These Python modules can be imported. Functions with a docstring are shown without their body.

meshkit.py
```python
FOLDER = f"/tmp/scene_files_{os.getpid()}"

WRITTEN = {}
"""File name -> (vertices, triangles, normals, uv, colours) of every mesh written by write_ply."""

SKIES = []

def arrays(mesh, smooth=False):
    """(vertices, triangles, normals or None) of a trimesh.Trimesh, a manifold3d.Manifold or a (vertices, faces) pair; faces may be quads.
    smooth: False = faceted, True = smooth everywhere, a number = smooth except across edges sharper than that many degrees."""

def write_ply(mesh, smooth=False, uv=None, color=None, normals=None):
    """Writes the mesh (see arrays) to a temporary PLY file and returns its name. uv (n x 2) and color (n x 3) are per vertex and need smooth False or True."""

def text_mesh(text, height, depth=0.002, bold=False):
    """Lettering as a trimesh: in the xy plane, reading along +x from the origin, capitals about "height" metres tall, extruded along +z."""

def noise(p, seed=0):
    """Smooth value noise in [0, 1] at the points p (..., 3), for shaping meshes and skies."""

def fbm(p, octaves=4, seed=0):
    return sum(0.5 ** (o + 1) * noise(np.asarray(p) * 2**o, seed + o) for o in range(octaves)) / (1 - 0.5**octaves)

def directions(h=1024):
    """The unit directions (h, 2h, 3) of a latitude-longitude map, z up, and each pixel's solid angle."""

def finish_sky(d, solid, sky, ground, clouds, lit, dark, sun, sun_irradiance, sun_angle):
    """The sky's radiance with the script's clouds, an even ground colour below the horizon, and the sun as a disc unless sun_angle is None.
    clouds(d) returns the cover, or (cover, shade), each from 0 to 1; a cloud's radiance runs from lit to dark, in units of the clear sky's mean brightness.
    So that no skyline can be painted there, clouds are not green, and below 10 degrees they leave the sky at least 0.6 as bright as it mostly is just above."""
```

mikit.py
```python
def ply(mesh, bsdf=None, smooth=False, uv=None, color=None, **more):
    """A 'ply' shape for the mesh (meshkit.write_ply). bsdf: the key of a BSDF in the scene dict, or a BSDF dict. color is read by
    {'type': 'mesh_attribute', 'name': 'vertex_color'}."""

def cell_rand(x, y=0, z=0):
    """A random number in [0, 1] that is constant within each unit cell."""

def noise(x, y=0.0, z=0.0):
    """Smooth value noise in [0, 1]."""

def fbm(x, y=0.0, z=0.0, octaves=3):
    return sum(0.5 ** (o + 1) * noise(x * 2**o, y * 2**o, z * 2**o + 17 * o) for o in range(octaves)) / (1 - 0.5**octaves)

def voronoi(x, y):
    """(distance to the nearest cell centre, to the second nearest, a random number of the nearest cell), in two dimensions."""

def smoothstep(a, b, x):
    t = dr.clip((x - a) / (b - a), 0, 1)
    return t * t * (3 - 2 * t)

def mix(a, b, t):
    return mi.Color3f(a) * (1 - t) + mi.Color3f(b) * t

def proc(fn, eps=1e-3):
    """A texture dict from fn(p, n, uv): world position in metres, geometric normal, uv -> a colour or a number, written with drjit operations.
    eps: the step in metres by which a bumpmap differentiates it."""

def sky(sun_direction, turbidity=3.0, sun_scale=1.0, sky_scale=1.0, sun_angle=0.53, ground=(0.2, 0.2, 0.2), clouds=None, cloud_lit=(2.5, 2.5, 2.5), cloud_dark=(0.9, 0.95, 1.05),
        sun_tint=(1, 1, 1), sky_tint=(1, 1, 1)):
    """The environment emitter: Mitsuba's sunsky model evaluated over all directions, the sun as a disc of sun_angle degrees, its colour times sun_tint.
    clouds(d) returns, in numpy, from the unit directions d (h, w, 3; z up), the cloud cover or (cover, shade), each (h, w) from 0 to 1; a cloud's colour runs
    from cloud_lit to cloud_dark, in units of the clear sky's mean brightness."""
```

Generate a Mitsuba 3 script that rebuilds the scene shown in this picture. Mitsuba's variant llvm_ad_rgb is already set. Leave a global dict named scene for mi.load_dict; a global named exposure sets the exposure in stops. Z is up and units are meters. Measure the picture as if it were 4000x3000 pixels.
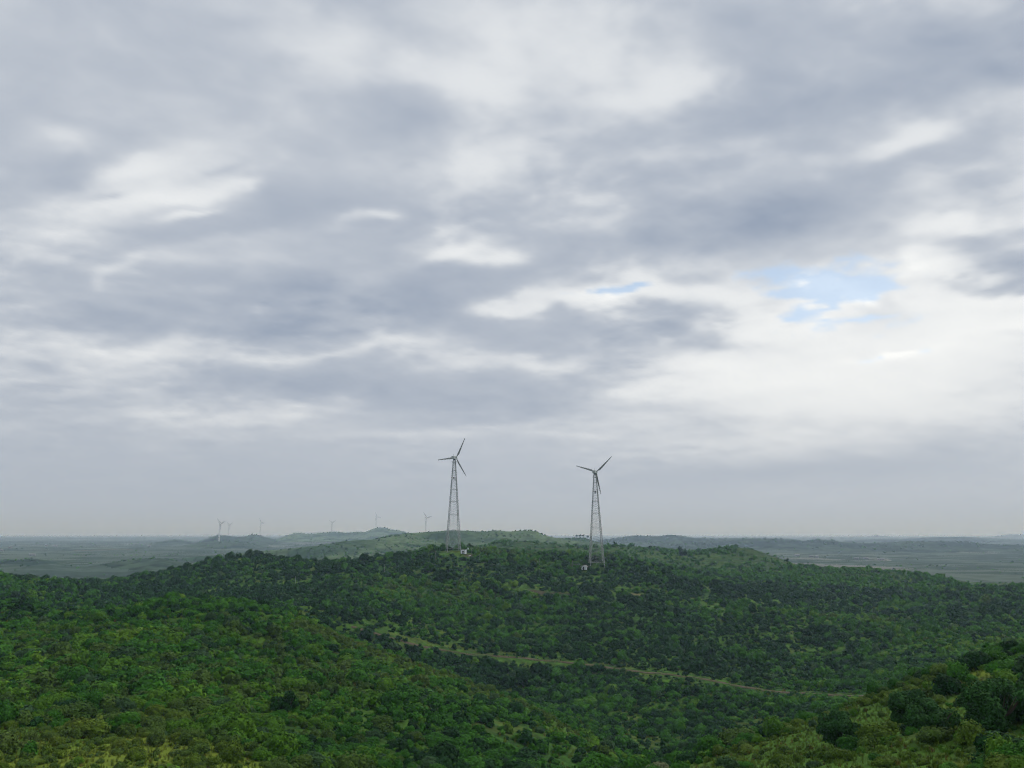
import math, random
import numpy as np, trimesh, drjit as dr, mitsuba as mi, mikit, meshkit
from scipy.interpolate import RBFInterpolator, RegularGridInterpolator
from mikit import noise, fbm, smoothstep, mix, cell_rand, voronoi
T = mi.ScalarTransform4f
scene, labels = {}, {}
rng = np.random.default_rng(7)

# ------------------------------------------------------------------ camera, sky, exposure
EYE = 100.0                                   # height of the viewpoint in metres; the plain lies near 46
PITCH = math.radians(10.63)
scene['camera'] = dict(type='perspective', fov=66.0, fov_axis='x', near_clip=0.3, far_clip=90000.0, medium={'type': 'ref', 'id': 'haze_air'},
                       to_world=T().look_at(origin=[0, 0, EYE], target=[0, math.cos(PITCH), EYE + math.sin(PITCH)], up=[0, 0, 1]))
exposure = 2.15

SURVEY = [(-35.1,51.1,83.8), (-33.7,55.6,82.5), (-27.6,58.9,81.6), (-22,66.4,79.6), (-14,83.8,74.8), (-0.3,105,69), (12.8,127.4,62.9), (-54.2,78,80.4), (-49.6,81,79.7), (-40.6,85.9,78.6), (-31.8,94.8,76.6), (-20,118.3,71.4), (-0.5,150,64.3), (-77.4,110.6,77.7), (-70.9,114.9,77), (-59.6,132.2,75.9), (-42.2,149.1,73.1), (-20,173.9,67.2), (-5.8,184.9,62.3), (-115.4,163.4,75.1), (-105.6,169.9,74.2), (-91,178.1,76), (-76,190.4,76.5), (-57.6,201.9,73.1), (-36.4,211.9,67.3), (-135.8,191.8,74.3), (-127.1,203.6,73.7), (-114.2,222.4,76.6), (-96.9,241.3,79.1), (-84.6,245.8,77.3), (-63.8,246.9,73.2), (-41.6,241.4,66.4), (-27,233.4,62.9), (-13.3,224.6,60.3), (-0.7,210,58.3), (9.9,189.7,57.6), (15.8,164.2,58.7), (16.3,139,60.4), (-56.1,325.2,60.6), (-19.3,324.4,53.8), (23.8,317.1,51), (33.5,308.2,50.9), (62.8,285.2,50.7), (92.9,240.7,53), (39.8,244.8,45), (63.3,231.5,47.9), (32.7,202.4,46.9), (25.2,188.3,47.1), (69.2,210.9,50.2), (20.3,254.2,45.6), (101,228.7,54.5), (143.4,257.8,57.1), (163.9,245.3,59.1), (-181.9,251,61), (-167.9,263,61), (-156.7,269.8,60), (-132.9,285.6,58), (-104,297.3,56), (-79.4,301.7,54), (-50.1,283.6,51), (-33.1,278,49), (-16.8,274.5,47), (-0.9,268,45), (15.1,93.8,73.1), (24.5,100.1,74.4), (33.7,102.6,75.9), (42.8,103.5,78.8), (48.2,102.2,81.2), (52.8,99.9,83.2), (55.9,98.2,85.1), (57,91.7,86.1), (61.8,84.9,87), (15.8,73.3,78.7), (19.5,51.4,84.7), (19.1,35.1,89.2), (18.1,29.9,90.6), (18.5,26.1,91.6), (30.4,79.4,80.2), (26.5,53.8,85.7), (37.7,61.3,87), (40.9,56.8,87.9), (-303.3,422.4,75.9), (-277.9,439.5,75.3), (-259.1,450.9,72.4), (-233.4,464.7,67.1), (-221.6,481.5,69.4), (-204.2,505.3,75.7), (-184,528.9,82.7), (-169.1,539.1,83.9), (-141.7,541.8,79.6), (-113,538.3,79.1), (-85.3,538.3,82.1), (-63.5,536.3,86.4), (-47.8,532.9,87.7), (-32.2,529,86.5), (-13.9,524.8,84.3), (13.1,519.8,79.7), (42.4,513.3,77.6), (62,506.2,75.1), (82.8,493.1,71.2), (105.2,468.3,65.8), (124.4,442.9,61.6), (-39,533.6,88.2), (54.2,517.2,79.9), (140.5,417,59.6), (157,373.4,56.7), (168.7,334.9,55.6), (176.7,284.6,56.6), (193.9,267.1,58.5), (-220.7,309.3,72.3), (-202.1,321.8,71.3), (-182.9,355.7,66.9), (-159.1,254.3,71.4), (-173.7,244.6,72.4), (-108.1,416.2,70.2), (-38.1,428.3,69.4), (-32.1,363.6,59.8), (-86.4,334,66.9), (46,417.5,63.2), (38.6,352.9,55.2), (99.7,358.4,52.6), (82.5,298.8,49), (140.4,315.2,51.3), (176.7,316,55.9), (-46.9,948.8,77), (-31.2,969.5,81.5), (0,1000,88.9), (19.6,999.8,87.8), (53,978.6,84.1), (84.7,956.3,81.7), (116.1,942.9,84.1), (133.9,930.4,83.7), (158.1,916.5,80.3), (169.7,883.9,77.9), (206.4,876,78.6), (227.3,870.8,80.7), (241.4,867,82.7), (254.6,852.8,81.5), (266.4,838.7,76.1), (273.1,815.5,69.8), (308.6,792,60.9), (351.3,774,57.4), (361.5,758.2,59.1), (363.8,712.5,58.2), (367,688.3,57.6), (366.4,665.9,58.2), (357.7,624.9,57.1), (348.8,595.3,54.8), (321.6,530.1,63.2), (325.4,516,64.4), (356.4,482.7,67.9), (153.9,682.9,67.3), (119.6,710,72), (59.3,717.6,75.7), (199,587.2,61.9), (230.4,510.4,58.2), (255.6,452.9,59), (171.9,437.4,54.3), (238.8,381.4,60), (266,363,61.8), (-433.4,575,44), (-511.6,678.8,38), (-632,838.5,37), (-387.4,606.9,44), (-457.3,716.5,38), (-564.9,885.1,37), (-333.6,638,44), (-393.9,753.2,38), (-486.5,930.5,37), (-271.7,666.8,44), (-320.7,787.2,38), (-396.2,972.4,37), (-201.8,691.1,44), (-238.3,815.9,38), (-294.3,1007.9,37), (-125.2,709,44), (-147.8,837,38), (-182.6,1034,37), (408.9,640.6,42), (484.2,758.6,36), (564.9,885.1,36), (465.8,600.5,42), (551.6,711.1,36), (643.5,829.7,36), (104.5,1175.4,74), (189.4,1093.7,70), (251,1060.7,66), (290.6,1040.2,62), (319.2,1000.3,52), (322.6,957.1,46), (365.8,930.7,40), (408.3,890.9,38), (435.6,844.2,37), (437.6,786.5,37), (428.9,722.2,38), (397.7,647.6,42), (0,1150,76), (-60.5,717.5,60), (-10.8,719.9,60), (-2.2,3.3,98.2), (-5.6,8.3,95.4), (-14,20.7,88.5), (-23.5,34.8,84), (-1.4,3.8,98.2), (-3.4,9.4,95.4), (-8.6,23.5,88.5), (-14.4,39.5,84), (-0.6,4,98.2), (-1.4,9.9,95.4), (-3.5,24.8,88.5), (-5.8,41.6,84), (0.4,4,98.2), (1,9.9,95.8), (2.3,21.9,90.5), (3.6,33.8,87), (1.2,3.8,98.2), (3.1,9.5,95.8), (6.8,20.9,90.5), (10.5,32.3,87), (1.9,3.5,98.2), (4.8,8.7,96), (6.8,12.2,94.6), (11.6,21,91.1), (2.4,3.2,98.2), (5.9,8.1,96), (8.2,11.3,94.6), (14.1,19.4,91.1), (-0,-1.5,98.3), (-0,-8,97.4), (-0.1,-30,92), (-0.2,-120,75), (-0.7,-400,55), (-1.8,-1050,38), (-1.1,-1,98.3), (-6.1,-5.1,97.4), (-23,-19.3,92), (-91.9,-77.1,75), (-306.4,-257.1,55), (-804.3,-674.9,38), (-1.5,0.1,98.3), (-8,0.7,97.4), (-29.9,2.6,92), (-119.5,10.5,75), (-398.5,34.9,55), (-1046,91.5,38), (1.5,0.1,98.3), (8,0.7,97.4), (29.9,2.6,92), (119.5,10.5,75), (398.5,34.9,55), (1046,91.5,38), (1.1,-1,98.3), (6.1,-5.1,97.4), (23,-19.3,92), (91.9,-77.1,75), (306.4,-257.1,55), (804.3,-674.9,38), (0,-1.5,98.3), (0,-8,97.4), (0.1,-30,92), (0.2,-120,75), (0.7,-400,55), (1.8,-1050,38), (-1.1,1,98.3), (-0.5,1.4,98.3), (0.3,1.5,98.3), (1,1.1,98.3)]
RIDGES = {
    'spur': (210, [(-342.9,1285,47.2), (-328.4,1299.1,53.9), (-315,1312.7,63.7), (-304.2,1346.1,73.4), (-290.4,1390,79.6), (-269.2,1424.8,86.3), (-234.1,1461.4,86.8), (-216.4,1484.3,88.2), (-193.4,1588.3,98.2), (-143.5,1593.6,101.8), (-120.7,1595.4,103.6), (-79.3,1598,101.8), (-51.7,1599.2,100.9), (-33.2,1599.7,103.6), (-5.5,1600,100.9), (12.9,1599.9,102.7), (36,1599.6,102.7), (49.8,1599.2,100.9), (63.6,1598.7,93.7), (86.6,1597.7,88.2), (111,1646.3,84.2), (135.7,1694.6,86.6), (150.3,1693.3,87.5), (169.5,1691.5,81.8), (198.2,1688.4,72.3), (231.1,1684.2,51.5)]),
    'front_left': (360, [(-1352.9,2677.6,10.9), (-1335.2,2686.5,19.7), (-1286.1,2710.3,34.2), (-1235.1,2734,39.8), (-1195.8,2751.4,42.5), (-1129,2779.4,54.4), (-1074.1,2801.1,65.1), (-1031.9,2816.9,69.7), (-988.5,2832.5,67.9), (-944.3,2847.5,62.9), (-891.8,2864.4,56.3), (-838.2,2880.5,46.3), (-760.3,2902.1,29.5), (-696.7,2918,14.4), (-640.4,2930.8,2.5)]),
    'left': (360, [(-1613.3,3440.6,20.3), (-1573.8,3458.8,39.4), (-1533.5,3476.9,56.7), (-1491.8,3494.9,64.4), (-1457.6,3509.3,66.2), (-1422.5,3523.7,60.1), (-1395.6,3534.4,50), (-1361.1,3547.9,63.8), (-1335,3557.8,75.8), (-1308.5,3567.6,85.8), (-1281.2,3577.5,85.8), (-1253.4,3587.3,81.7), (-1225.4,3597,77.6), (-1197.7,3606.3,81.6), (-1179.3,3612.4,87.7), (-1154.8,3620.3,89.7), (-1131.6,3627.6,81.5), (-1102.4,3636.6,73.2), (-1063.2,3648.2,60.8), (-983.1,3670.6,19.1)]),
    'left_back': (430, [(-1348.8,4293.1,32), (-1304.5,4306.8,48.8), (-1264.2,4318.8,63.3), (-1214.4,4333,82.8), (-1156.8,4348.8,96.3), (-1116.6,4359.3,90.1), (-1074,4369.9,92.6), (-1026.5,4381.4,97.5), (-978.5,4392.3,101.2), (-917.7,4405.4,95), (-856.7,4417.7,101.3), (-807.4,4427,100), (-783,4431.4,112.6), (-746,4437.7,123.9), (-708.6,4443.9,124), (-670.7,4449.7,113.9), (-607.4,4458.8,103.8), (-556.4,4465.5,89.9), (-454.3,4477,77.2), (-274.1,4491.6,41.5)]),
    'hummock_a': (120, [(-847.8,1237.5,50.5), (-833.6,1247,55.7), (-803.3,1266.8,55.7), (-782.4,1279.8,56.7), (-766.3,1289.5,57.8), (-749.5,1299.3,55.3), (-726.5,1312.3,50.5), (-711.6,1320.5,45.7)]),
    'hummock_b': (120, [(-629.6,1194.2,48.3), (-621.7,1198.3,50.8), (-600.1,1209.3,54.4), (-583.5,1217.4,56.8), (-566.5,1225.4,59.2), (-549,1233.3,60.4), (-537.1,1238.6,59.5), (-518.7,1246.4,55.8), (-493.6,1256.5,48.4), (-480.9,1261.4,45.4)]),
    'right_a': (340, [(328.8,3484.5,42.9), (368.8,3480.5,58.6), (398.7,3477.2,67.5), (448.1,3471.2,73.5), (526.8,3460.1,85.3), (623.5,3444,81.5), (671.6,3435,89.3), (709.6,3427.3,86.4), (775,3413.1,74.9), (885.8,3386,72.2), (940.4,3371.3,75.2), (1062.7,3334.8,72.6), (1132.5,3311.7,56.9)]),
    'right_b': (330, [(475.2,2911.5,35.9), (541,2900,63.9), (583.1,2891.8,73.8), (642,2879.3,73.9), (701,2865.5,59.5), (740.1,2855.7,67.7), (807.6,2837.3,74.3), (882.5,2814.9,77.7), (940.9,2795.9,76.2), (983.7,2781.1,73.2), (1004.7,2773.6,68.6), (1054.1,2755.3,75), (1095,2739.2,72.1), (1121.7,2728.4,66), (1174.6,2706.1,63.3), (1226.4,2683,65.1), (1264.5,2665.2,66.8), (1302,2647.1,70.8), (1350.4,2622.8,70.3), (1443,2573,68.7), (1487,2547.8,64), (1519.2,2528.7,61.4), (1583.9,2488.7,60.6), (1670.1,2431.7,57.4), (1761.1,2366.7,54.5)]),
    'right_c': (450, [(2015.2,5117.5,33.4), (2091.8,5086.7,45.3), (2166.9,5055.1,54.2), (2288.2,5001.4,57.5), (2405.4,4946.1,58), (2519.3,4889.1,66.8), (2585.6,4854.3,69.7), (2692.8,4795.7,71.5), (2754.8,4760.4,67.6), (2815.3,4724.8,62.5), (2955.6,4638.3,58), (3117,4531.5,56.4), (3286.7,4409.9,52.6)]),
    'right_d': (350, [(4084.7,10213.5,19), (4286,10130.7,31.1), (4433.8,10066.8,40.1), (4507.6,10034,57.3), (4541.8,10018.6,65.9), (4588.7,9997.2,54.7), (4719.6,9936.1,38.1), (4858,9869.1,32.9), (4993.1,9801.5,22.3)]),
    'right_e': (600, [(5759.2,9954,21.1), (5845.8,9903.3,38.3), (5930.8,9852.7,49.7), (5994.2,9814.3,63.8), (6056.3,9776,72.3), (6185.1,9695.1,72.5), (6371.9,9573.4,67.4), (6630,9396.5,41.4)]),
    'hummock_c': (110, [(578.4,1545.3,31.3), (601.9,1536.3,37.7), (639.8,1520.9,44.3), (676.4,1505,46.6), (711.5,1488.7,43.8), (751.9,1468.7,39.7), (771.3,1458.6,35.2)]),
}
BANKS = [(-27.7,22.8,5.1,1.8,23,0.34), (-29.4,23.9,1.8,0.5,24,0.3), (-25.9,22.5,2.4,0.6,17,0.35), (-25.2,21.0,1.5,0.4,29,0.3), (-29.9,21.8,1.5,0.3,23,-0.2), (-24.0,24.5,1.1,0.4,22,-0.12), (-22.2,23.6,1.1,0.3,1,0.25), (-33.6,24.1,1.9,0.6,9,0.2), (-33.4,21.9,3.2,1.0,40,-0.2), (-14.8,34.0,3.6,1.7,-7,0.2), (-5.7,32.0,3.4,1.6,-2,0.2), (-6.3,26.8,4.1,1.6,18,0.24), (0.1,34.9,4.9,2.9,2,0.15), (-2.8,32.9,2.5,1.7,-1,0.15), (12.5,31.8,4.1,1.3,-2,0.28), (8.2,32.4,4.8,2.6,6,0.14), (-13.1,28.8,3.4,2.4,-5,-0.1), (34.0,28.0,3.8,3.7,19,-0.2), (25.6,28.9,7.2,2.3,-6,-0.18), (20.9,21.2,9.7,1.8,6,-0.26), (17.5,28.3,5.0,1.5,-10,-0.1), (30.3,24.2,2.9,0.8,3,0.3), (20.6,25.5,5.9,0.7,-12,0.14), (32.4,18.0,3.0,0.5,-6,0.35), (-8.9,17.1,8.3,2.1,4,-0.22), (-28.8,13.8,8.4,1.3,3,-0.14), (-11.8,14.7,9.9,1.5,-2,-0.16), (-14.3,10.1,8.5,1.2,-2,-0.22), (-0.9,8.8,8.7,1.1,1,-0.16), (4.2,10.6,7.3,1.3,1,-0.13), (-7.3,20.4,2.6,0.7,16,0.38), (-3.7,19.7,3.2,0.8,-6,0.4), (-13.8,20.9,1.7,0.4,5,0.34), (-21.7,18.9,2.6,0.6,14,0.14), (-28.0,16.9,1.6,0.4,14,0.14), (-18.5,17.4,5.2,1.3,8,0.12), (-23.0,19.4,4.6,1.2,14,-0.1), (-28.9,11.8,5.2,0.8,8,0.24), (-23.0,11.8,5.0,1.0,2,0.18), (-8.7,12.3,7.3,0.5,1,0.18), (1.5,12.9,5.0,0.6,-2,0.24), (-0.2,16.5,2.3,0.5,8,0.3), (5.4,16.4,3.9,0.6,-2,0.3), (-16.1,8.1,10.4,0.6,3,0.2), (-6.9,7.0,10.0,0.5,2,0.12), (-26.4,8.3,2.2,0.3,7,0.14), (21.5,11.8,11.7,2.2,6,0.36), (27.6,9.4,8.3,2.1,6,0.38), (15.1,14.8,6.1,1.4,-11,0.36), (31.6,13.1,4.7,1.2,-5,0.36), (11.4,14.0,6.0,0.9,-7,-0.3), (32.8,12.5,2.1,0.5,-11,-0.34), (22.4,16.1,2.0,0.6,-6,0.5), (24.4,15.6,0.7,0.5,7,0.5), (30.2,16.2,1.7,0.8,0,0.5), (32.5,14.7,2.8,0.4,-2,0.3), (33.1,15.6,2.8,0.4,10,-0.3), (9.3,11.8,5.2,1.0,2,-0.12), (7.5,19.5,8.0,2.0,4,0.0), (5.1,22.5,8.0,1.9,4,-0.06), (7.2,7.2,8.1,1.0,1,0.08), (19.3,5.9,9.7,0.8,3,0.1), (20.7,4.3,13.1,0.9,2,-0.1), (13.8,21.6,6.1,1.6,6,-0.06), (-29.8,9.5,5.4,1.2,-5,0.04), (-20.1,21.9,4.9,1.8,-7,-0.12), (-1.7,27.0,1.3,1.9,0,0.12), (15.2,11.2,8.9,1.3,4,0.15)]
OPENINGS = [(23.9,16.4,4.6,1.7,1,1.0), (8.1,16.8,2.0,0.3,3,0.36), (6.7,16.5,2.6,0.5,-2,0.3), (25.3,12.3,1.6,0.2,-3,0.5), (25.9,12.0,2.4,0.5,-3,0.2)]

def cover(d):
    """A broken layer of cloud: BANKS are its brighter and darker banks, OPENINGS its gaps: (azimuth, elevation, half length, half width, tilt in degrees, strength)."""
    x, y, z = d[..., 0], d[..., 1], np.maximum(d[..., 2], 0.0)
    az, el = np.degrees(np.arctan2(x, y)), np.degrees(np.arcsin(z))
    P = np.stack([x / (z + 0.14), y / (z + 0.14), 0 * x], -1)
    w1, w2 = meshkit.fbm(P * 2.1 + 5.1, 6, 3) - 0.5, meshkit.fbm(P * 2.1 + 31.7, 6, 9) - 0.5
    k = np.clip((el - 1) / 15, 0.03, 1)
    azw, elw = az + 15 * w1 * (0.35 + 0.65 * k), el + 9.5 * w2 * k
    def lobes(table):
        s = 0 * az
        for a0, e0, ra, re, rot, amp in table:
            dx, dy = ((azw - a0 + 180) % 360 - 180) * math.cos(math.radians(e0)), elw - e0
            c, q = math.cos(math.radians(rot)), math.sin(math.radians(rot))
            u, v = (dx * c + dy * q) / ra, (-dx * q + dy * c) / re
            s = s + amp * np.exp(-0.8 * (u * u + v * v))
        return s
    out = 1 - np.clip((46 - np.abs(az)) / 10, 0, 1) * np.clip((46 - el) / 8, 0, 1)         # the banks are only charted ahead
    big = meshkit.fbm(P * 0.9 + 2.2, 3, 21) - 0.5
    fine = meshkit.fbm(P * np.array([3.4, 4.4, 1]) + 8.8 + 1.6 * w1[..., None], 6, 33) - 0.5
    wisp = meshkit.fbm(P * np.array([8.0, 11.0, 1]) + 3.3 + 3 * w2[..., None], 5, 40) - 0.5
    puff = 0.22 - np.abs(meshkit.fbm(P * np.array([5.5, 7.5, 1]) + 17.3 + 2 * w1[..., None], 4, 66) - 0.5) * 2     # rounded cloud heads
    soft = 0.35 + 0.65 * np.clip(meshkit.fbm(P * 1.7 + 71, 3, 55) * 3 - 1, 0, 1)          # some of the layer is smooth, some torn
    b = 0.315 + 0.95 * lobes(BANKS) + out * 0.8 * big * k + (0.38 * fine + 0.42 * wisp + 0.26 * puff) * soft * (0.10 + 0.90 * k)
    b += 0.13 * np.exp(-((az - 45) / 30) ** 2) * np.exp(-((el - 12) / 12) ** 2) + 0.06 * np.exp(-((az - 14) / 22) ** 2) * np.exp(-((el - 4) / 5) ** 2) - 0.10 * np.exp(-(el / 6) ** 2)
    e = np.clip((b + 0.22 * wisp * k - 0.24) / 0.46, 0, 1)
    b = 0.70 * b + 0.30 * (0.12 + 0.72 * e * e * (3 - 2 * e)) + 0.02
    ceil = 0.66 + 0.34 * np.clip((26 - el) / 12, 0, 1)                                    # the higher cloud is thicker and never quite white
    b = np.where(b > 0.45, 0.45 + (ceil - 0.45) * np.tanh((b - 0.45) / (ceil - 0.45)), b)
    gap = lobes(OPENINGS)
    o = np.clip((2.4 * gap + (2.6 * fine + 4.2 * wisp) * np.clip(gap * 4, 0, 1) - 0.60) * 1.5, 0, 1)
    b = b + 0.40 * np.clip(gap * 1.6, 0, 1) * np.clip(0.5 - 3 * wisp, 0, 1)                # bright broken edges round the gaps
    return 1 - 0.78 * o, 1 - np.clip(b, 0.0, 1.0)

scene['sky'] = mikit.sky((math.sin(math.radians(62)) * math.cos(math.radians(50)), math.cos(math.radians(62)) * math.cos(math.radians(50)), math.sin(math.radians(50))),
                         turbidity=3.0, sun_scale=0.30, sun_tint=(0.86, 0.98, 1.16), sun_angle=26.0, sky_scale=1.0, clouds=cover, sky_tint=(1.58, 1.34, 1.12),
                         cloud_lit=(2.2, 2.22, 2.18), cloud_dark=(0.60, 0.73, 0.96), ground=(0.04, 0.05, 0.04))

# ------------------------------------------------------------------ the lie of the land
def smooth01(a, b, x):
    t = np.clip((x - a) / (b - a), 0, 1)
    return t * t * (3 - 2 * t)

sv = np.array(SURVEY)
sr = np.hypot(sv[:, 0], sv[:, 1])
su = np.stack([np.log(sr), np.arctan2(sv[:, 0], sv[:, 1])], 1)
extra = np.abs(su[:, 1]) > 2.0                                                            # the far side of the circle, seen from both ends
su = np.vstack([su, su[extra] - [0, 2 * math.pi] * np.sign(su[extra][:, 1:])])
sz = np.concatenate([sv[:, 2], sv[extra][:, 2]])
near_land = RBFInterpolator(su, sz - EYE, kernel='thin_plate_spline', smoothing=1e-5)

def plain_z(x, y, r):
    P = np.stack([x / 900, y / 900, 0 * x], -1)
    return 46 + np.clip(-x / 400, -3, 4) - r * r / 12742000.0 + 9 * (meshkit.fbm(P, 4, 5) - 0.5)

def hill_layers(x, y):
    """Each ridge as (height above the plain, its share 0 to 1): a crest line in metres with flanks cut by gullies."""
    P = np.stack([x / 260, y / 260, 0 * x], -1)
    gully = meshkit.fbm(P, 4, 11)
    for name, (wd, pts) in RIDGES.items():
        p = np.array(pts)
        best, zc = np.full(x.shape, 1e9), np.zeros(x.shape)
        near = (x > p[:, 0].min() - 8 * wd) & (x < p[:, 0].max() + 8 * wd) & (y > p[:, 1].min() - 8 * wd) & (y < p[:, 1].max() + 8 * wd)
        if not near.any():
            yield name, zc, zc
            continue
        xs, ys, b, zz = x[near], y[near], np.full(near.sum(), 1e9), np.zeros(near.sum())
        for a, c in zip(p[:-1], p[1:]):
            e = c[:2] - a[:2]
            t = np.clip(((xs - a[0]) * e[0] + (ys - a[1]) * e[1]) / (e @ e), 0, 1)
            dd = np.hypot(xs - a[0] - t * e[0], ys - a[1] - t * e[1])
            hit = dd < b
            b, zz = np.where(hit, dd, b), np.where(hit, a[2] + t * (c[2] - a[2]), zz)
        q = b * (0.55 + 0.95 * gully[near]) / wd
        best[near] = 1 / (1 + q * q) ** 1.4 * np.exp(-(b / (5.5 * wd)) ** 2)
        best[~near], zc[near] = 0, zz
        yield name, zc, best

def land(x, y):
    r = np.hypot(x, y)
    base = plain_z(x, y, r)
    z, who, top = base.copy(), np.zeros(x.shape, int), np.zeros(x.shape)
    for i, (_, zc, s) in enumerate(hill_layers(x, y)):
        h = np.maximum(zc - base, 0) * s
        k = 6.0
        m = np.maximum(z - base, h)
        z = base + m + np.where(m > 0, k * np.exp(-np.abs(z - base - h) / k) * 0.25 * smooth01(2, 14, np.minimum(z - base, h)), 0)
        who, top = np.where((h > top) & (s > 0.16) & (h > 5), i + 1, who), np.maximum(top, h)
    n = r < 1350
    if n.any():
        zn = np.empty(n.sum())
        q = np.stack([np.log(np.maximum(r[n], 1.0)), np.arctan2(x[n], y[n])], 1)
        for i in range(0, len(q), 50000):
            zn[i:i + 50000] = near_land(q[i:i + 50000]) + EYE
        P = np.stack([x[n], y[n], 0 * x[n]], -1)
        zn += 2.2 * (meshkit.fbm(P / 46, 4, 2) - 0.5) * smooth01(20, 160, r[n]) + 0.5 * (meshkit.fbm(P / 5, 2, 6) - 0.5)
        wgt = 1 - smooth01(1000, 1330, r[n])
        z[n] = z[n] * (1 - wgt) + zn * wgt
    who = np.where(r < 1150, -1, who)
    return z, who

AZ = np.radians(np.concatenate([np.linspace(-180, -60, 61)[:-1], np.linspace(-60, -40, 41)[:-1], np.linspace(-40, 40, 641), np.linspace(40, 60, 41)[1:], np.linspace(60, 180, 61)[1:]]))
def steps(a, b, s):
    return np.exp(np.arange(math.log(a), math.log(b), s))
RR = np.concatenate([steps(1.0, 90, 0.03), steps(90, 1200, 0.009), steps(1200, 6000, 0.013), steps(6000, 31000, 0.05), [31000.0]])
gr, ga = np.meshgrid(RR, AZ, indexing='ij')
gx, gy = gr * np.sin(ga), gr * np.cos(ga)
gz, gwho = land(gx.ravel(), gy.ravel())
gz, gwho = gz.reshape(gx.shape), gwho.reshape(gx.shape)
gz[:, -1] = gz[:, 0]
HEIGHT = RegularGridInterpolator((np.log(RR), AZ), gz, bounds_error=False, fill_value=None)
def H(x, y):
    x, y = np.asarray(x, float), np.asarray(y, float)
    return HEIGHT(np.stack([np.log(np.maximum(np.hypot(x, y), 1.0)), np.arctan2(x, y)], -1))
slope_top = np.maximum.accumulate((gz + np.clip((gr - 30) / 120, 0, 1) - EYE) / gr, axis=0)
SKYLINE = RegularGridInterpolator((np.log(RR), AZ), slope_top, bounds_error=False, fill_value=None)

ROAD = np.array([(-64, 329), (-20, 324), (24.5, 316.5), (35, 307.5), (66, 284.5), (100, 238), (112, 226), (126, 214)], float)
def dist_line(x, y, line):
    b = np.full(np.shape(x), 1e9)
    for a, c in zip(line[:-1], line[1:]):
        e = c - a
        t = np.clip(((x - a[0]) * e[0] + (y - a[1]) * e[1]) / (e @ e), 0, 1)
        b = np.minimum(b, np.hypot(x - a[0] - t * e[0], y - a[1] - t * e[1]))
    return b

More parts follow.
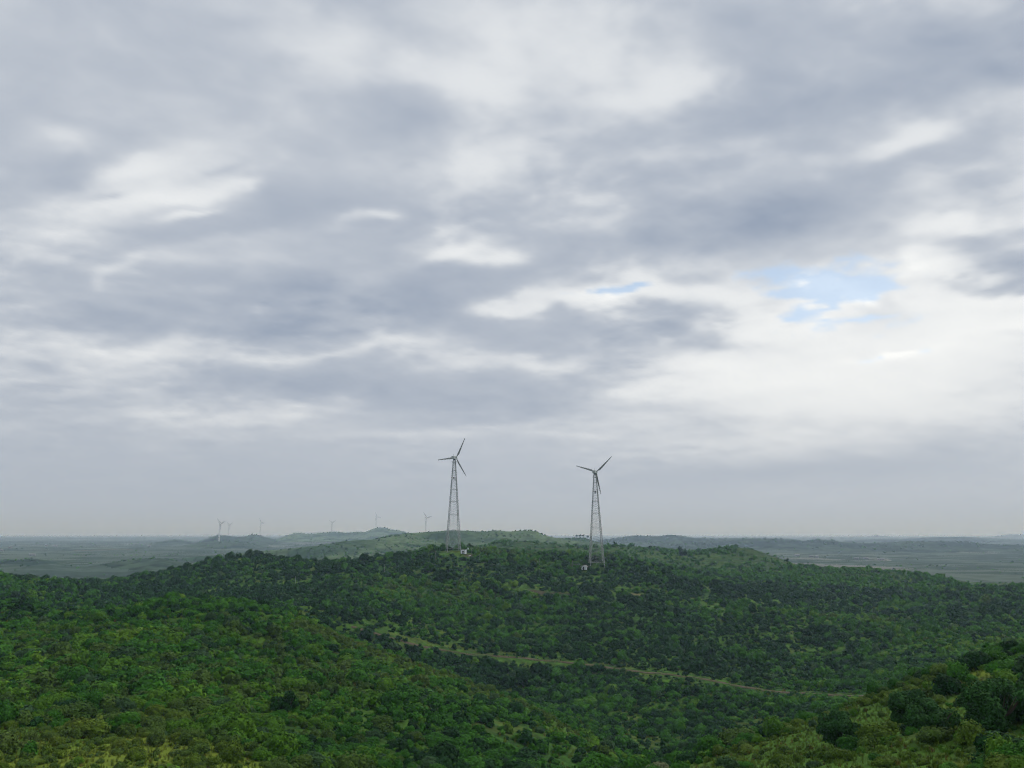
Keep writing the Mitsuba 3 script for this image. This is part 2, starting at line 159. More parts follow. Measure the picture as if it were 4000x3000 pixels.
# clearings and grassy places: x, y, radius, share of scrub left, (ground colour or None)
YELLOW, LIME, TAN, SOIL = (0.098, 0.136, 0.015), (0.045, 0.098, 0.011), (0.115, 0.112, 0.045), (0.048, 0.046, 0.022)
PLACES = [(-40, 66, 15, .75, YELLOW), (-22, 64, 12, .75, YELLOW), (-36, 84, 13, .7, YELLOW), (-20, 79, 10, .7, YELLOW), (-6, 74, 9, .7, LIME), (-54, 84, 12, .7, LIME), (-8, 92, 9, .5, YELLOW), (-46, 104, 9, .55, YELLOW),
          (30, 84, 14, .95, LIME), (24, 56, 12, .95, LIME), (44, 96, 9, .95, LIME), (16, 70, 7, .9, LIME),
          (-46, 230, 17, .9, LIME), (-30, 226, 14, .95, LIME), (-13, 221, 13, .95, LIME), (0, 205, 13, .95, LIME), (8, 192, 11, .95, LIME), (14, 172, 10, .95, LIME),
          (-87, 240, 13, .5, LIME), (-14, 172, 7, .25, LIME), (-31, 158, 6, .2, LIME), (-27, 110, 5, .2, LIME), (-60, 200, 7, .3, LIME), (6, 120, 5, .3, LIME),
          (50.5, 88, 3.2, 0, YELLOW), (47, 83, 3.2, 0, YELLOW), (43, 77, 3.2, .05, YELLOW), (38, 70, 4, .3, LIME), (36.7, 98, 6, .35, LIME), (20, 86, 6, .5, LIME), (24, 70, 7, .5, LIME), (14, 36, 9, .45, LIME),
          (67.5, 450, 8, 0, TAN), (59, 452, 5, .1, LIME), (14, 441, 7, .15, SOIL), (26, 439, 7, .15, SOIL), (38, 438, 6, .15, SOIL), (2, 443, 6, .3, LIME),
          (-106, 176, 6, 0, SOIL), (-101, 172, 5, .2, SOIL), (-112, 171, 6, .2, SOIL), (-96, 190, 9, .5, YELLOW),
          (-39, 533, 9, .25, None), (-38, 525, 9, .3, None), (-31, 520, 7, .15, LIME), (45, 504, 5, .3, None), (54, 517, 9, .3, None), (-31, 527, 7, .1, None), (43, 513, 6, .2, None), (-27, 523, 5, .15, SOIL)]

# ------------------------------------------------------------------ materials
def ground_colour(p, n, uv):
    big, mid, fine = fbm(p.x / 38, p.y / 38), fbm(p.x / 7 + 9, p.y / 7), noise(p.x / 0.9, p.y / 0.9)
    c = mix((0.022, 0.064, 0.010), (0.042, 0.096, 0.013), smoothstep(0.35, 0.65, big))
    c = mix(c, (0.062, 0.086, 0.018), 0.6 * smoothstep(0.52, 0.72, mid))
    c *= 0.55 + 0.9 * noise(p.x / 2.3, p.y / 2.3)
    for x, y, r, keep, colour in PLACES:
        if colour:
            c = mix(c, colour, smoothstep(1.15, 0.55, dr.sqrt(dr.square(p.x - x) + dr.square(p.y - y)) / r + 0.5 * (mid - 0.5)))
    c *= 1 - 0.3 * smoothstep(560, 760, dr.sqrt(p.x * p.x + p.y * p.y))                 # ground darkened with distance, to cut its contrast with the scrub
    return c * (0.75 + 0.5 * fine)

def hill_colour(p, n, uv):
    big, mid, fine = fbm(p.x / 160, p.y / 160, 3), fbm(p.x / 34, p.y / 34, 7), noise(p.x / 9, p.y / 9)
    c = mix((0.009, 0.026, 0.016), (0.034, 0.060, 0.032), smoothstep(0.34, 0.66, big * 0.55 + mid * 0.45))
    return c * (0.65 + 0.7 * fine)

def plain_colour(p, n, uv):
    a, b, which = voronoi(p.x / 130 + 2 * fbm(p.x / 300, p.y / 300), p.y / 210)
    c = mix((0.034, 0.058, 0.040), (0.070, 0.092, 0.062), which)  # paler and bluer than the fields: part of the haze is in this colour
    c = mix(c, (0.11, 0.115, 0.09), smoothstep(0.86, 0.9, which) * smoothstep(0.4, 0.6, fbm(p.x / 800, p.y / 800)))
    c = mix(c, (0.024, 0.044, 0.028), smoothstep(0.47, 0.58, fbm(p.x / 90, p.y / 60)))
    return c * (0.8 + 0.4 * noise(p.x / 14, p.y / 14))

def plain(fn, rough=0.9, spec=0.1, eps=1e-3):
    return {'type': 'twosided', 'bsdf': {'type': 'principled', 'base_color': mikit.proc(fn, eps), 'roughness': rough, 'specular': spec}}
def leafy(a, b, c):
    """Foliage whose tone drifts over the hillside, from plant to plant and from leaf to leaf."""
    def fn(p, n, uv):
        t = 0.55 * noise(p.x / 4.3, p.y / 4.3, p.z / 4.3) + 0.45 * noise(p.x / 21, p.y / 21)
        col = mix(mix(a, b, smoothstep(0.15, 0.6, t)), c, smoothstep(0.6, 0.9, t))
        return col * (0.78 + 0.44 * cell_rand(p.x * 3.1, p.y * 3.1, p.z * 3.1)) * (0.72 + 0.56 * noise(p.x / 0.9, p.y / 0.9, p.z / 0.9))
    return plain(fn, 0.7, 0.1)
def flat(c, rough=0.6, spec=0.3, metallic=0.0, var=0.25, size=0.8):
    def fn(p, n, uv):
        return mi.Color3f(c) * (1 - var + 2 * var * fbm(p.x / size, p.y / size, p.z / size))
    return {'type': 'twosided', 'bsdf': {'type': 'principled', 'base_color': mikit.proc(fn), 'roughness': rough, 'specular': spec, 'metallic': metallic}}

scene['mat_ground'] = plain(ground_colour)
scene['mat_hill'] = plain(hill_colour)
scene['mat_grassy_hill'] = plain(lambda p, n, uv: mix((0.024, 0.056, 0.024), (0.066, 0.108, 0.044), smoothstep(0.34, 0.62, fbm(p.x / 70, p.y / 70, 3))) * (0.7 + 0.6 * noise(p.x / 7, p.y / 7)))
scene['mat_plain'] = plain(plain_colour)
scene['leaf_dark'] = leafy((0.006, 0.034, 0.006), (0.011, 0.053, 0.009), (0.021, 0.078, 0.012))
scene['leaf_mid'] = leafy((0.020, 0.090, 0.006), (0.034, 0.128, 0.009), (0.064, 0.168, 0.014))
scene['leaf_olive'] = leafy((0.034, 0.078, 0.011), (0.056, 0.106, 0.015), (0.088, 0.134, 0.028))
scene['leaf_lime'] = leafy((0.042, 0.122, 0.008), (0.070, 0.164, 0.010), (0.108, 0.196, 0.016))
scene['leaf_tree'] = leafy((0.017, 0.064, 0.013), (0.028, 0.092, 0.018), (0.050, 0.125, 0.028))
scene['leaf_yellow_green'] = leafy((0.047, 0.100, 0.009), (0.078, 0.132, 0.012), (0.118, 0.160, 0.020))  # leaves that are yellow-green in themselves
scene['leaf_grey'] = leafy((0.022, 0.060, 0.018), (0.036, 0.084, 0.026), (0.066, 0.116, 0.042))
scene['leaf_pale'] = leafy((0.10, 0.13, 0.06), (0.16, 0.18, 0.09), (0.22, 0.23, 0.14))
scene['leaf_yellow'] = leafy((0.12, 0.13, 0.02), (0.20, 0.19, 0.035), (0.26, 0.24, 0.06))
scene['grass_blade'] = leafy((0.066, 0.132, 0.014), (0.112, 0.160, 0.018), (0.18, 0.19, 0.035))
scene['dry_blade'] = leafy((0.10, 0.07, 0.02), (0.15, 0.11, 0.025), (0.12, 0.12, 0.03))
scene['bark'] = flat((0.07, 0.055, 0.04), 0.9, 0.1)
scene['galvanised'] = flat((0.34, 0.35, 0.34), 0.5, 0.4, 0.0, 0.2)
scene['dark_steel'] = flat((0.03, 0.032, 0.034), 0.5)
scene['blade_paint'] = flat((0.22, 0.22, 0.20), 0.5, 0.4, 0.0, 0.12, 2.5)
scene['nacelle_paint'] = flat((0.48, 0.52, 0.50), 0.45, 0.4, 0.0, 0.1, 1.5)
scene['white_paint'] = flat((0.72, 0.73, 0.72), 0.5, 0.4, 0.0, 0.08, 3)
scene['far_blade'] = flat((0.36, 0.37, 0.37), 0.5, 0.4, 0.0, 0.08, 3)
scene['whitewash'] = flat((0.62, 0.65, 0.66), 0.85, 0.1, 0.0, 0.2, 1.2)
scene['grey_plaster'] = flat((0.22, 0.23, 0.225), 0.9, 0.1, 0.0, 0.3, 6)
scene['dark_opening'] = flat((0.012, 0.013, 0.013), 0.8, 0.1)
scene['roof_sheet'] = flat((0.42, 0.43, 0.40), 0.6, 0.3)
scene['weathered_post'] = flat((0.26, 0.26, 0.23), 0.9, 0.1)
scene['pale_rock'] = flat((0.42, 0.43, 0.40), 0.9, 0.1, 0.0, 0.3, 0.6)
scene['earth_road'] = plain(lambda p, n, uv: mix(mix((0.070, 0.064, 0.036), (0.115, 0.100, 0.060), fbm(p.x / 3, p.y / 3)), (0.045, 0.080, 0.020), smoothstep(0.54, 0.68, fbm(p.x / 6 + 4, p.y / 1.5))) * (0.8 + 0.4 * noise(p.x * 2, p.y * 2)))
scene['pale_road'] = flat((0.46, 0.46, 0.43), 0.9, 0.1, 0.0, 0.2, 3)

# ------------------------------------------------------------------ helpers
count = {}
def numbered(name):
    k = count.get(name, 0)
    count[name] = k + 1
    return name if k == 0 else f'{name}_{k:03d}'
def tag(key, label=None, cat=None, group=None, kind=None):
    labels[key] = {k: v for k, v in dict(label=label, category=cat, group=group, kind=kind).items() if v}
    return key
def part(parent, name, mesh, mat, to=None, smooth=False, label=None):
    key = numbered(f'{parent}__{name}')
    d = dict(mesh) if isinstance(mesh, dict) else mikit.ply(mesh, None, smooth)
    d['bsdf'] = {'type': 'ref', 'id': mat}
    if to is not None:
        d['to_world'] = to
    scene[key] = d
    if label:
        labels[key] = {'label': label}
    return key
def top(name, mesh, mat, to=None, smooth=False):
    key = numbered(name)
    d = dict(mesh) if isinstance(mesh, dict) else mikit.ply(mesh, None, smooth)
    d['bsdf'] = {'type': 'ref', 'id': mat}
    if to is not None:
        d['to_world'] = to
    scene[key] = d
    return key
def mat4(m):
    return T(np.asarray(m, float).tolist())
def bar_to(a, b, w, h=None, up=(0, 0, 1)):
    """Puts the unit bar (cross-section 1 x 1, from z = 0 to 1) between two points."""
    a, b = np.array(a, float), np.array(b, float)
    z = b - a
    zn = z / np.linalg.norm(z)
    u = np.array(up, float)
    if abs(u @ zn) > 0.95:
        u = np.array([0, 1.0, 0])
    x = np.cross(u, zn); x /= np.linalg.norm(x)
    m = np.eye(4)
    m[:3, 0], m[:3, 1], m[:3, 2], m[:3, 3] = x * w, np.cross(zn, x) * (h or w), z, a
    return m
def rounded_box(x, y, z, r):
    import manifold3d as m3
    s = [m3.Manifold.sphere(r, 12).translate((i * (x / 2 - r), j * (y / 2 - r), k * (z / 2 - r))) for i in (-1, 1) for j in (-1, 1) for k in (-1, 1)]
    h = m3.Manifold.batch_hull(s).to_mesh()
    return trimesh.Trimesh(h.vert_properties[:, :3], h.tri_verts)
def box(x, y, z, at=(0, 0, 0)):
    b = trimesh.creation.box((x, y, z))
    b.apply_translation(at)
    return b
UNIT_BAR = mikit.ply(box(1, 1, 1, (0, 0, .5)))
UNIT_ROD = mikit.ply(trimesh.creation.cylinder(0.5, 1.0, 10).apply_translation((0, 0, .5)), None, 40)

# ------------------------------------------------------------------ ground, hills, plain
nr, na = gx.shape
vid = np.arange(nr * na).reshape(nr, na)
V = np.stack([gx, gy, gz], -1).reshape(-1, 3)
Q = np.stack([vid[:-1, :-1], vid[:-1, 1:], vid[1:, 1:], vid[1:, :-1]], -1).reshape(-1, 4)
FW = gwho[1:, :-1].reshape(-1)
def land_piece(name, pick, mat, label, cat, fill=False):
    q = Q[pick]
    f = np.vstack([q[:, [0, 1, 2]], q[:, [0, 2, 3]]])[:, ::-1]
    ids, inv = np.unique(f, return_inverse=True)
    v, f = V[ids], inv.reshape(-1, 3)
    if fill:                                                           # the spot under the viewpoint
        ring = np.searchsorted(ids, vid[0])
        v = np.vstack([v, [[0, 0, EYE - 1.7]]])
        f = np.vstack([f, np.stack([np.full(na - 1, len(v) - 1), ring[1:], ring[:-1]], 1)])
    m = trimesh.Trimesh(v, f, process=False)
    if m.face_normals[:, 2].mean() < 0:
        m = trimesh.Trimesh(v, f[:, ::-1], process=False)
    tag(top(name, m, mat, smooth=True), label, cat, kind='structure')
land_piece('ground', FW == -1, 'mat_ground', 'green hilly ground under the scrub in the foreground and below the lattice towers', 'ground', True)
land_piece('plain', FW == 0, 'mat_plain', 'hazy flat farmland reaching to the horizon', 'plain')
HILL_LABEL = {'spur': 'grassy green ridge just behind the left lattice tower', 'front_left': 'dark bluish hill below the far turbines at the left', 'left': 'hazy rounded hills carrying the far turbines at the left',
              'left_back': 'long hazy ridge with a small peaked summit left of the left lattice tower', 'hummock_a': 'low wooded rise on the plain at the left edge', 'hummock_b': 'low wooded rise in front of the far left hills',
              'right_a': 'hazy ridge with a rounded knoll right of the right lattice tower', 'right_b': 'long low bluish ridge across the right of the plain', 'right_c': 'pale flat ridge behind the long low ridge at the right',
              'right_d': 'tiny faint peak on the right horizon', 'right_e': 'faint flat-topped hill at the right edge of the horizon', 'hummock_c': 'low dark rise on the plain at the right'}
for i, name in enumerate(RIDGES):
    if (FW == i + 1).any():
        land_piece('hill', FW == i + 1, 'mat_grassy_hill' if name in ('spur', 'left_back') else 'mat_hill', HILL_LABEL[name], 'hill')

def strip(line, width, lift, n=None):
    """A road: a strip draped over the ground, its surface level across."""
    line = np.array(line, float)
    s = np.concatenate([[0], np.cumsum(np.hypot(*np.diff(line, axis=0).T))])
    t = np.linspace(0, s[-1], n or max(8, int(s[-1] / 2.5)))
    from scipy.interpolate import CubicSpline
    c = np.stack([CubicSpline(s, line[:, k])(t) for k in (0, 1)], 1)
    g = np.gradient(c, axis=0); g /= np.linalg.norm(g, axis=1, keepdims=True)
    side = np.stack([-g[:, 1], g[:, 0]], 1)
    off = np.linspace(-1, 1, 7)
    pts = c[:, None] + side[:, None] * (off[None, :, None] * width / 2 * (1 + 0.12 * np.sin(t / 3.7))[:, None, None])
    z = H(pts[..., 0], pts[..., 1])
    z = z * 0.5 + z.mean(1, keepdims=True) * 0.5 + lift - 0.06 * np.abs(off)[None] ** 3
    z[:, [0, -1]] = H(pts[:, [0, -1], 0], pts[:, [0, -1], 1]) - 0.25
    v = np.concatenate([pts, z[..., None]], -1).reshape(-1, 3)
    i = np.arange(len(t) * 7).reshape(len(t), 7)
    return trimesh.Trimesh(v, np.vstack([np.stack([i[:-1, :-1], i[1:, :-1], i[1:, 1:]], -1).reshape(-1, 3), np.stack([i[:-1, :-1], i[1:, 1:], i[:-1, 1:]], -1).reshape(-1, 3)])[:, ::-1], process=False)
tag(top('dirt_road', strip(ROAD, 2.5, 0.22), 'earth_road', smooth=True), 'narrow earth road slanting across the scrub slope in the middle', 'road', kind='structure')
tag(top('path', strip([(-124, 172), (-114, 173), (-107.2, 174.6)], 2.6, 0.3), 'pale_road', smooth=True), 'pale end of a track beside bare earth at the left edge', 'path', kind='structure')
tag(top('path', strip([(-1225, 2240), (-1205, 2270), (-1165, 2350), (-1156, 2440)], 14, 1.2, 40), 'earth_road', smooth=True), 'pale line of a far road on the plain at the left', 'road', kind='structure')
tag(top('path', strip([(-476, 879), (-462, 866), (-448, 849)], 7, 0.8, 16), 'pale_road', smooth=True), 'short pale track in the valley at the left', 'path', kind='structure')

# ------------------------------------------------------------------ scrub: plant shapes
def icosphere(sub):
    m = trimesh.creation.icosphere(sub)
    return np.array(m.vertices), np.array(m.faces)
ICO = {s: icosphere(s) for s in (0, 1, 2)}

def plant(seed, leaves, leaf, lobes, core, flat_=0.8, quad=False, spread=0.58, small=0.30, loose=0.40, inner=0.80, big=0.52, ball=False):
    """A shrub about 1 m in radius: lobes of twigs inside, leaf clusters scattered through the outer shell of every lobe."""
    g = np.random.default_rng(seed)
    a = g.uniform(0, 2 * math.pi) + np.arange(lobes) * 2.39996
    rad = spread * np.sqrt((np.arange(lobes) + 0.3) / lobes)
    C = np.stack([rad * np.cos(a), rad * np.sin(a), g.uniform(0.30, 0.80, lobes) - 0.30 * rad], 1)
    R = g.uniform(small, big, lobes)
    if ball:                                                          # a tree's crown: clumps all through an egg-shaped volume
        q = g.normal(size=(lobes, 3)); q /= np.linalg.norm(q, axis=1, keepdims=True)
        C = q * g.uniform(0.15, 0.92, (lobes, 1)) ** 0.5 * [0.82, 0.82, 0.62] + [0, 0, 0.75]
        C[:, 2] = np.maximum(C[:, 2], 0.22)
    vs, fs, at = [], [], 0
    cv, cf = ICO[core]
    for c, r in zip(C, R):
        v = cv * (r * inner * (0.82 + 0.32 * g.random(len(cv))))[:, None] + c
        vs.append(v); fs.append(cf + at); at += len(v)
    k = g.integers(0, lobes, leaves * 3)
    d = g.normal(size=(leaves * 3, 3)); d /= np.linalg.norm(d, axis=1, keepdims=True)
    pos = C[k] + d * (R[k] * (0.80 + 0.32 * g.random(leaves * 3) ** 1.5))[:, None]
    inside = np.zeros(len(pos), bool)
    for j in range(lobes):
        inside |= (np.linalg.norm(pos - C[j], axis=1) < R[j] * 0.78) & (k != j)
    ok = np.flatnonzero(~inside & (pos[:, 2] > 0.02) & (d[:, 2] > -0.55))[:leaves]
    pos, d = pos[ok], d[ok]
    n = d + [0, 0, 0.35] + loose * g.normal(size=d.shape); n /= np.linalg.norm(n, axis=1, keepdims=True)
    t = np.cross(n, g.normal(size=n.shape)); t /= np.linalg.norm(t, axis=1, keepdims=True)
    b = np.cross(n, t)
    s = leaf * g.uniform(0.6, 1.5, (len(pos), 1))
    if quad:
        v = np.stack([pos - t * s, pos + b * s * 0.55, pos + t * s * 1.1 - n * s * 0.3, pos - b * s * 0.55], 1)
        i = np.arange(len(pos))[:, None] * 4 + at
        f = np.vstack([i + [0, 1, 2], i + [0, 2, 3]])
    else:
        v = np.stack([pos - t * s - b * s * 0.6, pos + t * s - b * s * 0.6, pos + b * s], 1)
        f = np.arange(len(pos) * 3).reshape(-1, 3) + at
    V_ = np.vstack(vs + [v.reshape(-1, 3)])
    V_[:, 2] = (V_[:, 2] + 0.06) * flat_
    return trimesh.Trimesh(V_, np.vstack(fs + [f]), process=False)

LOD = [dict(leaves=6000, leaf=0.045, lobes=15, core=1, quad=True, small=.18), dict(leaves=1300, leaf=0.062, lobes=13, core=0, small=.2), dict(leaves=420, leaf=0.10, lobes=8, core=0, small=.25),
       dict(leaves=150, leaf=0.16, lobes=6, core=0), dict(leaves=40, leaf=0.26, lobes=3, core=0), dict(leaves=12, leaf=0.42, lobes=2, core=0)]
TINTS = [('leaf_dark', 'leaf_mid', 'leaf_olive', 'leaf_lime', 'leaf_grey', 'leaf_yellow_green')] * 4 + [('leaf_mid', 'leaf_mid', 'leaf_grey', 'leaf_mid', 'leaf_grey', 'leaf_mid'), ('leaf_dark', 'leaf_mid', 'leaf_mid', 'leaf_mid', 'leaf_grey', 'leaf_mid')]
shapes = {}
def plant_group(lod, variant, tint):
    mat = TINTS[lod][tint]
    key = f'plant_{lod}_{variant}_{mat}'
    if key not in scene:
        if (lod, variant) not in shapes:
            shapes[lod, variant] = mikit.ply(plant(100 * lod + variant, flat_=(0.72, 0.86, 0.95)[variant % 3], **LOD[lod]))
        scene[key] = {'type': 'shapegroup', 'foliage': {**shapes[lod, variant], 'bsdf': {'type': 'ref', 'id': mat}}}
    return key

# ------------------------------------------------------------------ scrub: where it grows
def zone(x, y):
    keep, tint = np.ones(len(x)), np.zeros(len(x))
    for px, py, r, k, colour in PLACES:
        q = smooth01(1.15, 0.6, np.hypot(x - px, y - py) / r)
        keep = np.minimum(keep, 1 - (1 - k) * q)
        if colour in (YELLOW, LIME):
            tint = np.maximum(tint, q)
    return keep * smooth01(2.2, 3.6, dist_line(x, y, ROAD)), tint

def sow(r0, r1, gap, az=36.5, margin=0.010):
    a = math.radians(az)
    xs, ys = np.meshgrid(np.arange(-r1 * math.sin(a), r1 * math.sin(a), gap), np.arange(r0 * math.cos(a), r1, gap))
    x, y = xs.ravel() + rng.uniform(-.5, .5, xs.size) * gap, ys.ravel() + rng.uniform(-.5, .5, xs.size) * gap
    r, t = np.hypot(x, y), np.abs(np.arctan2(x, y))
    ok = (r >= r0) & (r < r1) & (t < a)
    x, y, r = x[ok], y[ok], r[ok]
    z = H(x, y)
    seen = (z + 3.5 - EYE) / r > SKYLINE(np.stack([np.log(r), np.arctan2(x, y)], -1)) - margin
    return x[seen], y[seen], z[seen], r[seen]

KINDS = ['dark green', 'green', 'olive', 'bright green', 'grey-green', 'yellow-green']
plants = []
def scatter(r0, r1, gap, lod, size=(0.75, 1.55), thin=None):
    x, y, z, r = sow(r0, r1, gap)
    keep, tint = zone(x, y)
    P = np.stack([x, y, 0 * x], -1)
    clump = meshkit.fbm(P / 17, 3, 50)
    dens = keep * np.clip(0.6 + 2.6 * (clump - 0.34), 0.3 + 0.35 * smooth01(220, 300, r), 1.0)
    dens = np.where(dist_line(x, y, ROAD) < 16, np.maximum(dens, 0.92 * keep), dens)
    if thin is not None:
        dens = dens * thin(x, y, r)
    ok = rng.random(len(x)) < dens
    x, y, z, r, tint, P, clump = x[ok], y[ok], z[ok], r[ok], tint[ok], P[ok], clump[ok]
    n = len(x)
    s = gap * 0.50 * np.exp(rng.normal(-0.05, 0.36, n)).clip(0.4, 2.0) * (0.8 + 0.5 * smooth01(.35, .7, clump)) * np.where(rng.random(n) < 0.06, np.where(r < 300, 1.5, 1.3), 1)
    s *= (1 - 0.4 * smooth01(.3, .9, tint)) * (0.62 + 0.38 * smooth01(5, 12, dist_line(x, y, ROAD)))
    s *= np.where((x > 0.14 * y) & (r < 125), 0.72, 1)
    s = np.minimum(s, 0.55 + 0.82 * gap)
    hue = meshkit.fbm(P / 60, 3, 61) - 0.5 + 0.16 * rng.normal(size=n) + 0.45 * tint - 0.17 * smooth01(240, 330, r) + 0.06 * (1 - smooth01(235, 270, r)) * (x < 0.16 * y)  # near hump lighter, slope behind darker: relief lighting put into the leaf tones
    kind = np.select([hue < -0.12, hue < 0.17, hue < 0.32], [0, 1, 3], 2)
    kind = np.where(rng.random(n) < 0.04, 4, kind)
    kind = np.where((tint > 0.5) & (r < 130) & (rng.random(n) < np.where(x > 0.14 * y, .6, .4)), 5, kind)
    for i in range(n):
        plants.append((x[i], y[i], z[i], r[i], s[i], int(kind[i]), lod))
grassy = lambda x, y, r: np.where(y < 560, 1.0, np.maximum(1 - smooth01(600, 840, r), 0.10 + 0.5 * smooth01(.53, .62, meshkit.fbm(np.stack([x / 70, y / 70, 0 * x], -1), 3, 77))))
scatter(20, 48, 1.9, 0, thin=lambda x, y, r: 1.0 * (x > 0.13 * y))
scatter(48, 130, 2.15, 1)
scatter(130, 300, 2.7, 2)
scatter(300, 620, 3.4, 3)
scatter(620, 1150, 4.3, 4, thin=grassy)
scatter(48, 130, 1.25, 3, thin=lambda x, y, r: .62)                                             # low undergrowth between the shrubs
scatter(130, 420, 1.75, 3, thin=lambda x, y, r: .62)

def in_frame(x, y, z):
    f = y * math.cos(PITCH) + (z - EYE) * math.sin(PITCH)
    u, v = x / f, (-y * math.sin(PITCH) + (z - EYE) * math.cos(PITCH)) / f
    return abs(u) < 0.648 and abs(v) < 0.486
def plant_place(p, g):
    a, s = g.uniform(0, 2 * math.pi), p[4]
    c, q, hs = math.cos(a) * s, math.sin(a) * s, s * g.uniform(0.9, 1.45)
    sx = g.uniform(0.75, 1.4)
    return mat4([[c * sx, -q, 0, p[0]], [q * sx, c, 0, p[1]], [0, 0, hs, p[2] - 0.1 * s], [0, 0, 0, 1]])
hidden = np.array([(p[2] + 1.5 * p[4] - EYE) / p[3] < SKYLINE([[math.log(p[3] * 0.97), math.atan2(p[0], p[1])]])[0] for p in plants if p[6] <= 1])
first = [i for i, p in enumerate(plants) if p[6] <= 1]
order = sorted((i for i, h in zip(first, hidden) if not h and in_frame(*plants[i][:3])), key=lambda i: -plants[i][4] / plants[i][3])[:290]
chosen = set(order)
LANDMARKS = [('the darkest tree on the left slope', -33, 122), ('the white rock on the left slope', -50, 152), ('the bare earth at the left edge', -104, 174),
             ('the yellow grass in the bottom left corner', -40, 66), ('the yellow grass along the bottom edge', -14, 76), ('the lone tree on the right knoll', 29, 74),
             ('the widest dark tree on the right knoll', 33, 57), ('the yellow path near the right edge', 46, 82), ('the pale bush at the bottom edge', 16, 91), ('the leafy corner plants', 8, 14),
             ('the shaded dark tree at the right edge', 35, 49), ('the clearing at the foot of the left slope', -14, 172), ('the grassy gap on the left slope', -27, 110)]
def where_bush(p):
    name, lx, ly = min(LANDMARKS, key=lambda l: math.hypot(p[0] - l[1], p[1] - l[2]) / math.hypot(l[1], l[2]))
    r = math.hypot(p[0], p[1])
    across, deep = math.degrees(math.atan2(p[0], p[1]) - math.atan2(lx, ly)), (r - math.hypot(lx, ly)) / r * 18
    side = ('right of' if across > 0 else 'left of') if abs(across) > abs(deep) else ('beyond' if deep > 0 else 'in front of')
    far = max(abs(across), abs(deep))
    return f"{'just ' if far < 2.5 else 'well ' if far > 6 else ''}{side} {name}"
def size_word(p):
    return 'broad' if p[4] > 2.0 else 'small' if p[4] < 1.25 else 'rounded'
serial = 0
for i, p in enumerate(plants):
    g = np.random.default_rng(9000 + i)
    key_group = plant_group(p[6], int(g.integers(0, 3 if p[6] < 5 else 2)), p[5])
    inst = {'type': 'instance', 'group': {'type': 'ref', 'id': key_group}, 'to_world': plant_place(p, g)}
    if i in chosen:
        key = numbered('bush')
        text = f'{size_word(p)} {KINDS[p[5]]} bush {where_bush(p)}'
        tag(key, text, 'bush', 'bushes ' + text.replace(' bush', '', 1))
        scene[key] = inst
    else:
        serial += 1
        scene[f'scrub__{serial:05d}'] = inst
tag('scrub', 'dense mass of green scrub covering the hillsides', 'scrub', kind='stuff')

# scrub on the farther ridges
serial = 0
def far_scrub(r0, r1, gap, size):
    global serial
    x, y, z, r = sow(r0, r1, gap, 35, 0.004)
    P = np.stack([x, y, 0 * x], -1)
    up = smooth01(4, 16, z - plain_z(x, y, r))
    dens = (0.10 + 0.9 * smooth01(.47, .60, meshkit.fbm(P / 120, 4, 83))) * (0.06 + 0.94 * up)
    ok = rng.random(len(x)) < dens
    for a, b, c in zip(x[ok], y[ok], z[ok]):
        serial += 1
        g = np.random.default_rng(50000 + serial)
        s = size * g.uniform(0.6, 1.4)
        scene[f'distant_scrub__{serial:05d}'] = {'type': 'instance', 'group': {'type': 'ref', 'id': plant_group(5, int(g.integers(0, 2)), int(g.integers(0, 2)))}, 'to_world': plant_place((a, b, c, 0, s), g)}
far_scrub(1150, 2100, 11, 2.1)
far_scrub(2100, 5000, 34, 3.6)
tag('distant_scrub', 'scattered dark scrub and trees on the far ridges and plain', 'scrub', kind='stuff')

# grass tufts in the clearings of the near slopes
def tuft(seed, blades=16):
    g = np.random.default_rng(seed)
    v, f = [], []
    for k in range(blades):
        a, b = g.uniform(0, 6.28), g.uniform(0, 6.28)
        c = np.array([math.cos(b), math.sin(b), 0]) * g.uniform(0, .35)
        out = np.array([math.cos(a), math.sin(a), 0])
        w = np.array([-out[1], out[0], 0]) * 0.035
        h, l = g.uniform(.5, 1.0), g.uniform(.15, .5)
        v += [c - w, c + w, c + out * l * .4 + [0, 0, h * .65] + w * .8, c + out * l * .4 + [0, 0, h * .65] - w * .8, c + out * l + [0, 0, h]]
        f += [[5 * k, 5 * k + 1, 5 * k + 2], [5 * k, 5 * k + 2, 5 * k + 3], [5 * k + 3, 5 * k + 2, 5 * k + 4]]
    return trimesh.Trimesh(np.array(v), np.array(f), process=False)
for mat in ('grass_blade', 'dry_blade'):
    for k in range(2):
        scene[f'tuft_{k}_{mat}'] = {'type': 'shapegroup', 'blades': mikit.ply(tuft(k), mat)}
serial = 0
for r0, r1, gap, size in ((11, 46, 0.5, 0.36), (46, 135, 0.72, 0.30), (135, 330, 1.7, 0.7)):
    x, y, z, r = sow(r0, r1, gap, 35)
    keep, tint = zone(x, y)
    ok = rng.random(len(x)) < np.where(r < 46, 0.55, np.maximum(0.3, smooth01(.25, .8, tint)))
    for a, b, c, d in zip(x[ok], y[ok], z[ok], r[ok]):
        serial += 1
        g = np.random.default_rng(200000 + serial)
        dry = g.random() < (0.75 if (d < 20 and a > 0.5 * b) else 0.08)
        scene[f'grass__{serial:05d}'] = {'type': 'instance', 'group': {'type': 'ref', 'id': f"tuft_{g.integers(0, 2)}_{'dry_blade' if dry else 'grass_blade'}"}, 'to_world': plant_place((a, b, c + .04, 0, size * g.uniform(.7, 1.4)), g)}
tag('grass', 'yellow-green grass in the gaps of the nearest slopes', 'grass', kind='stuff')

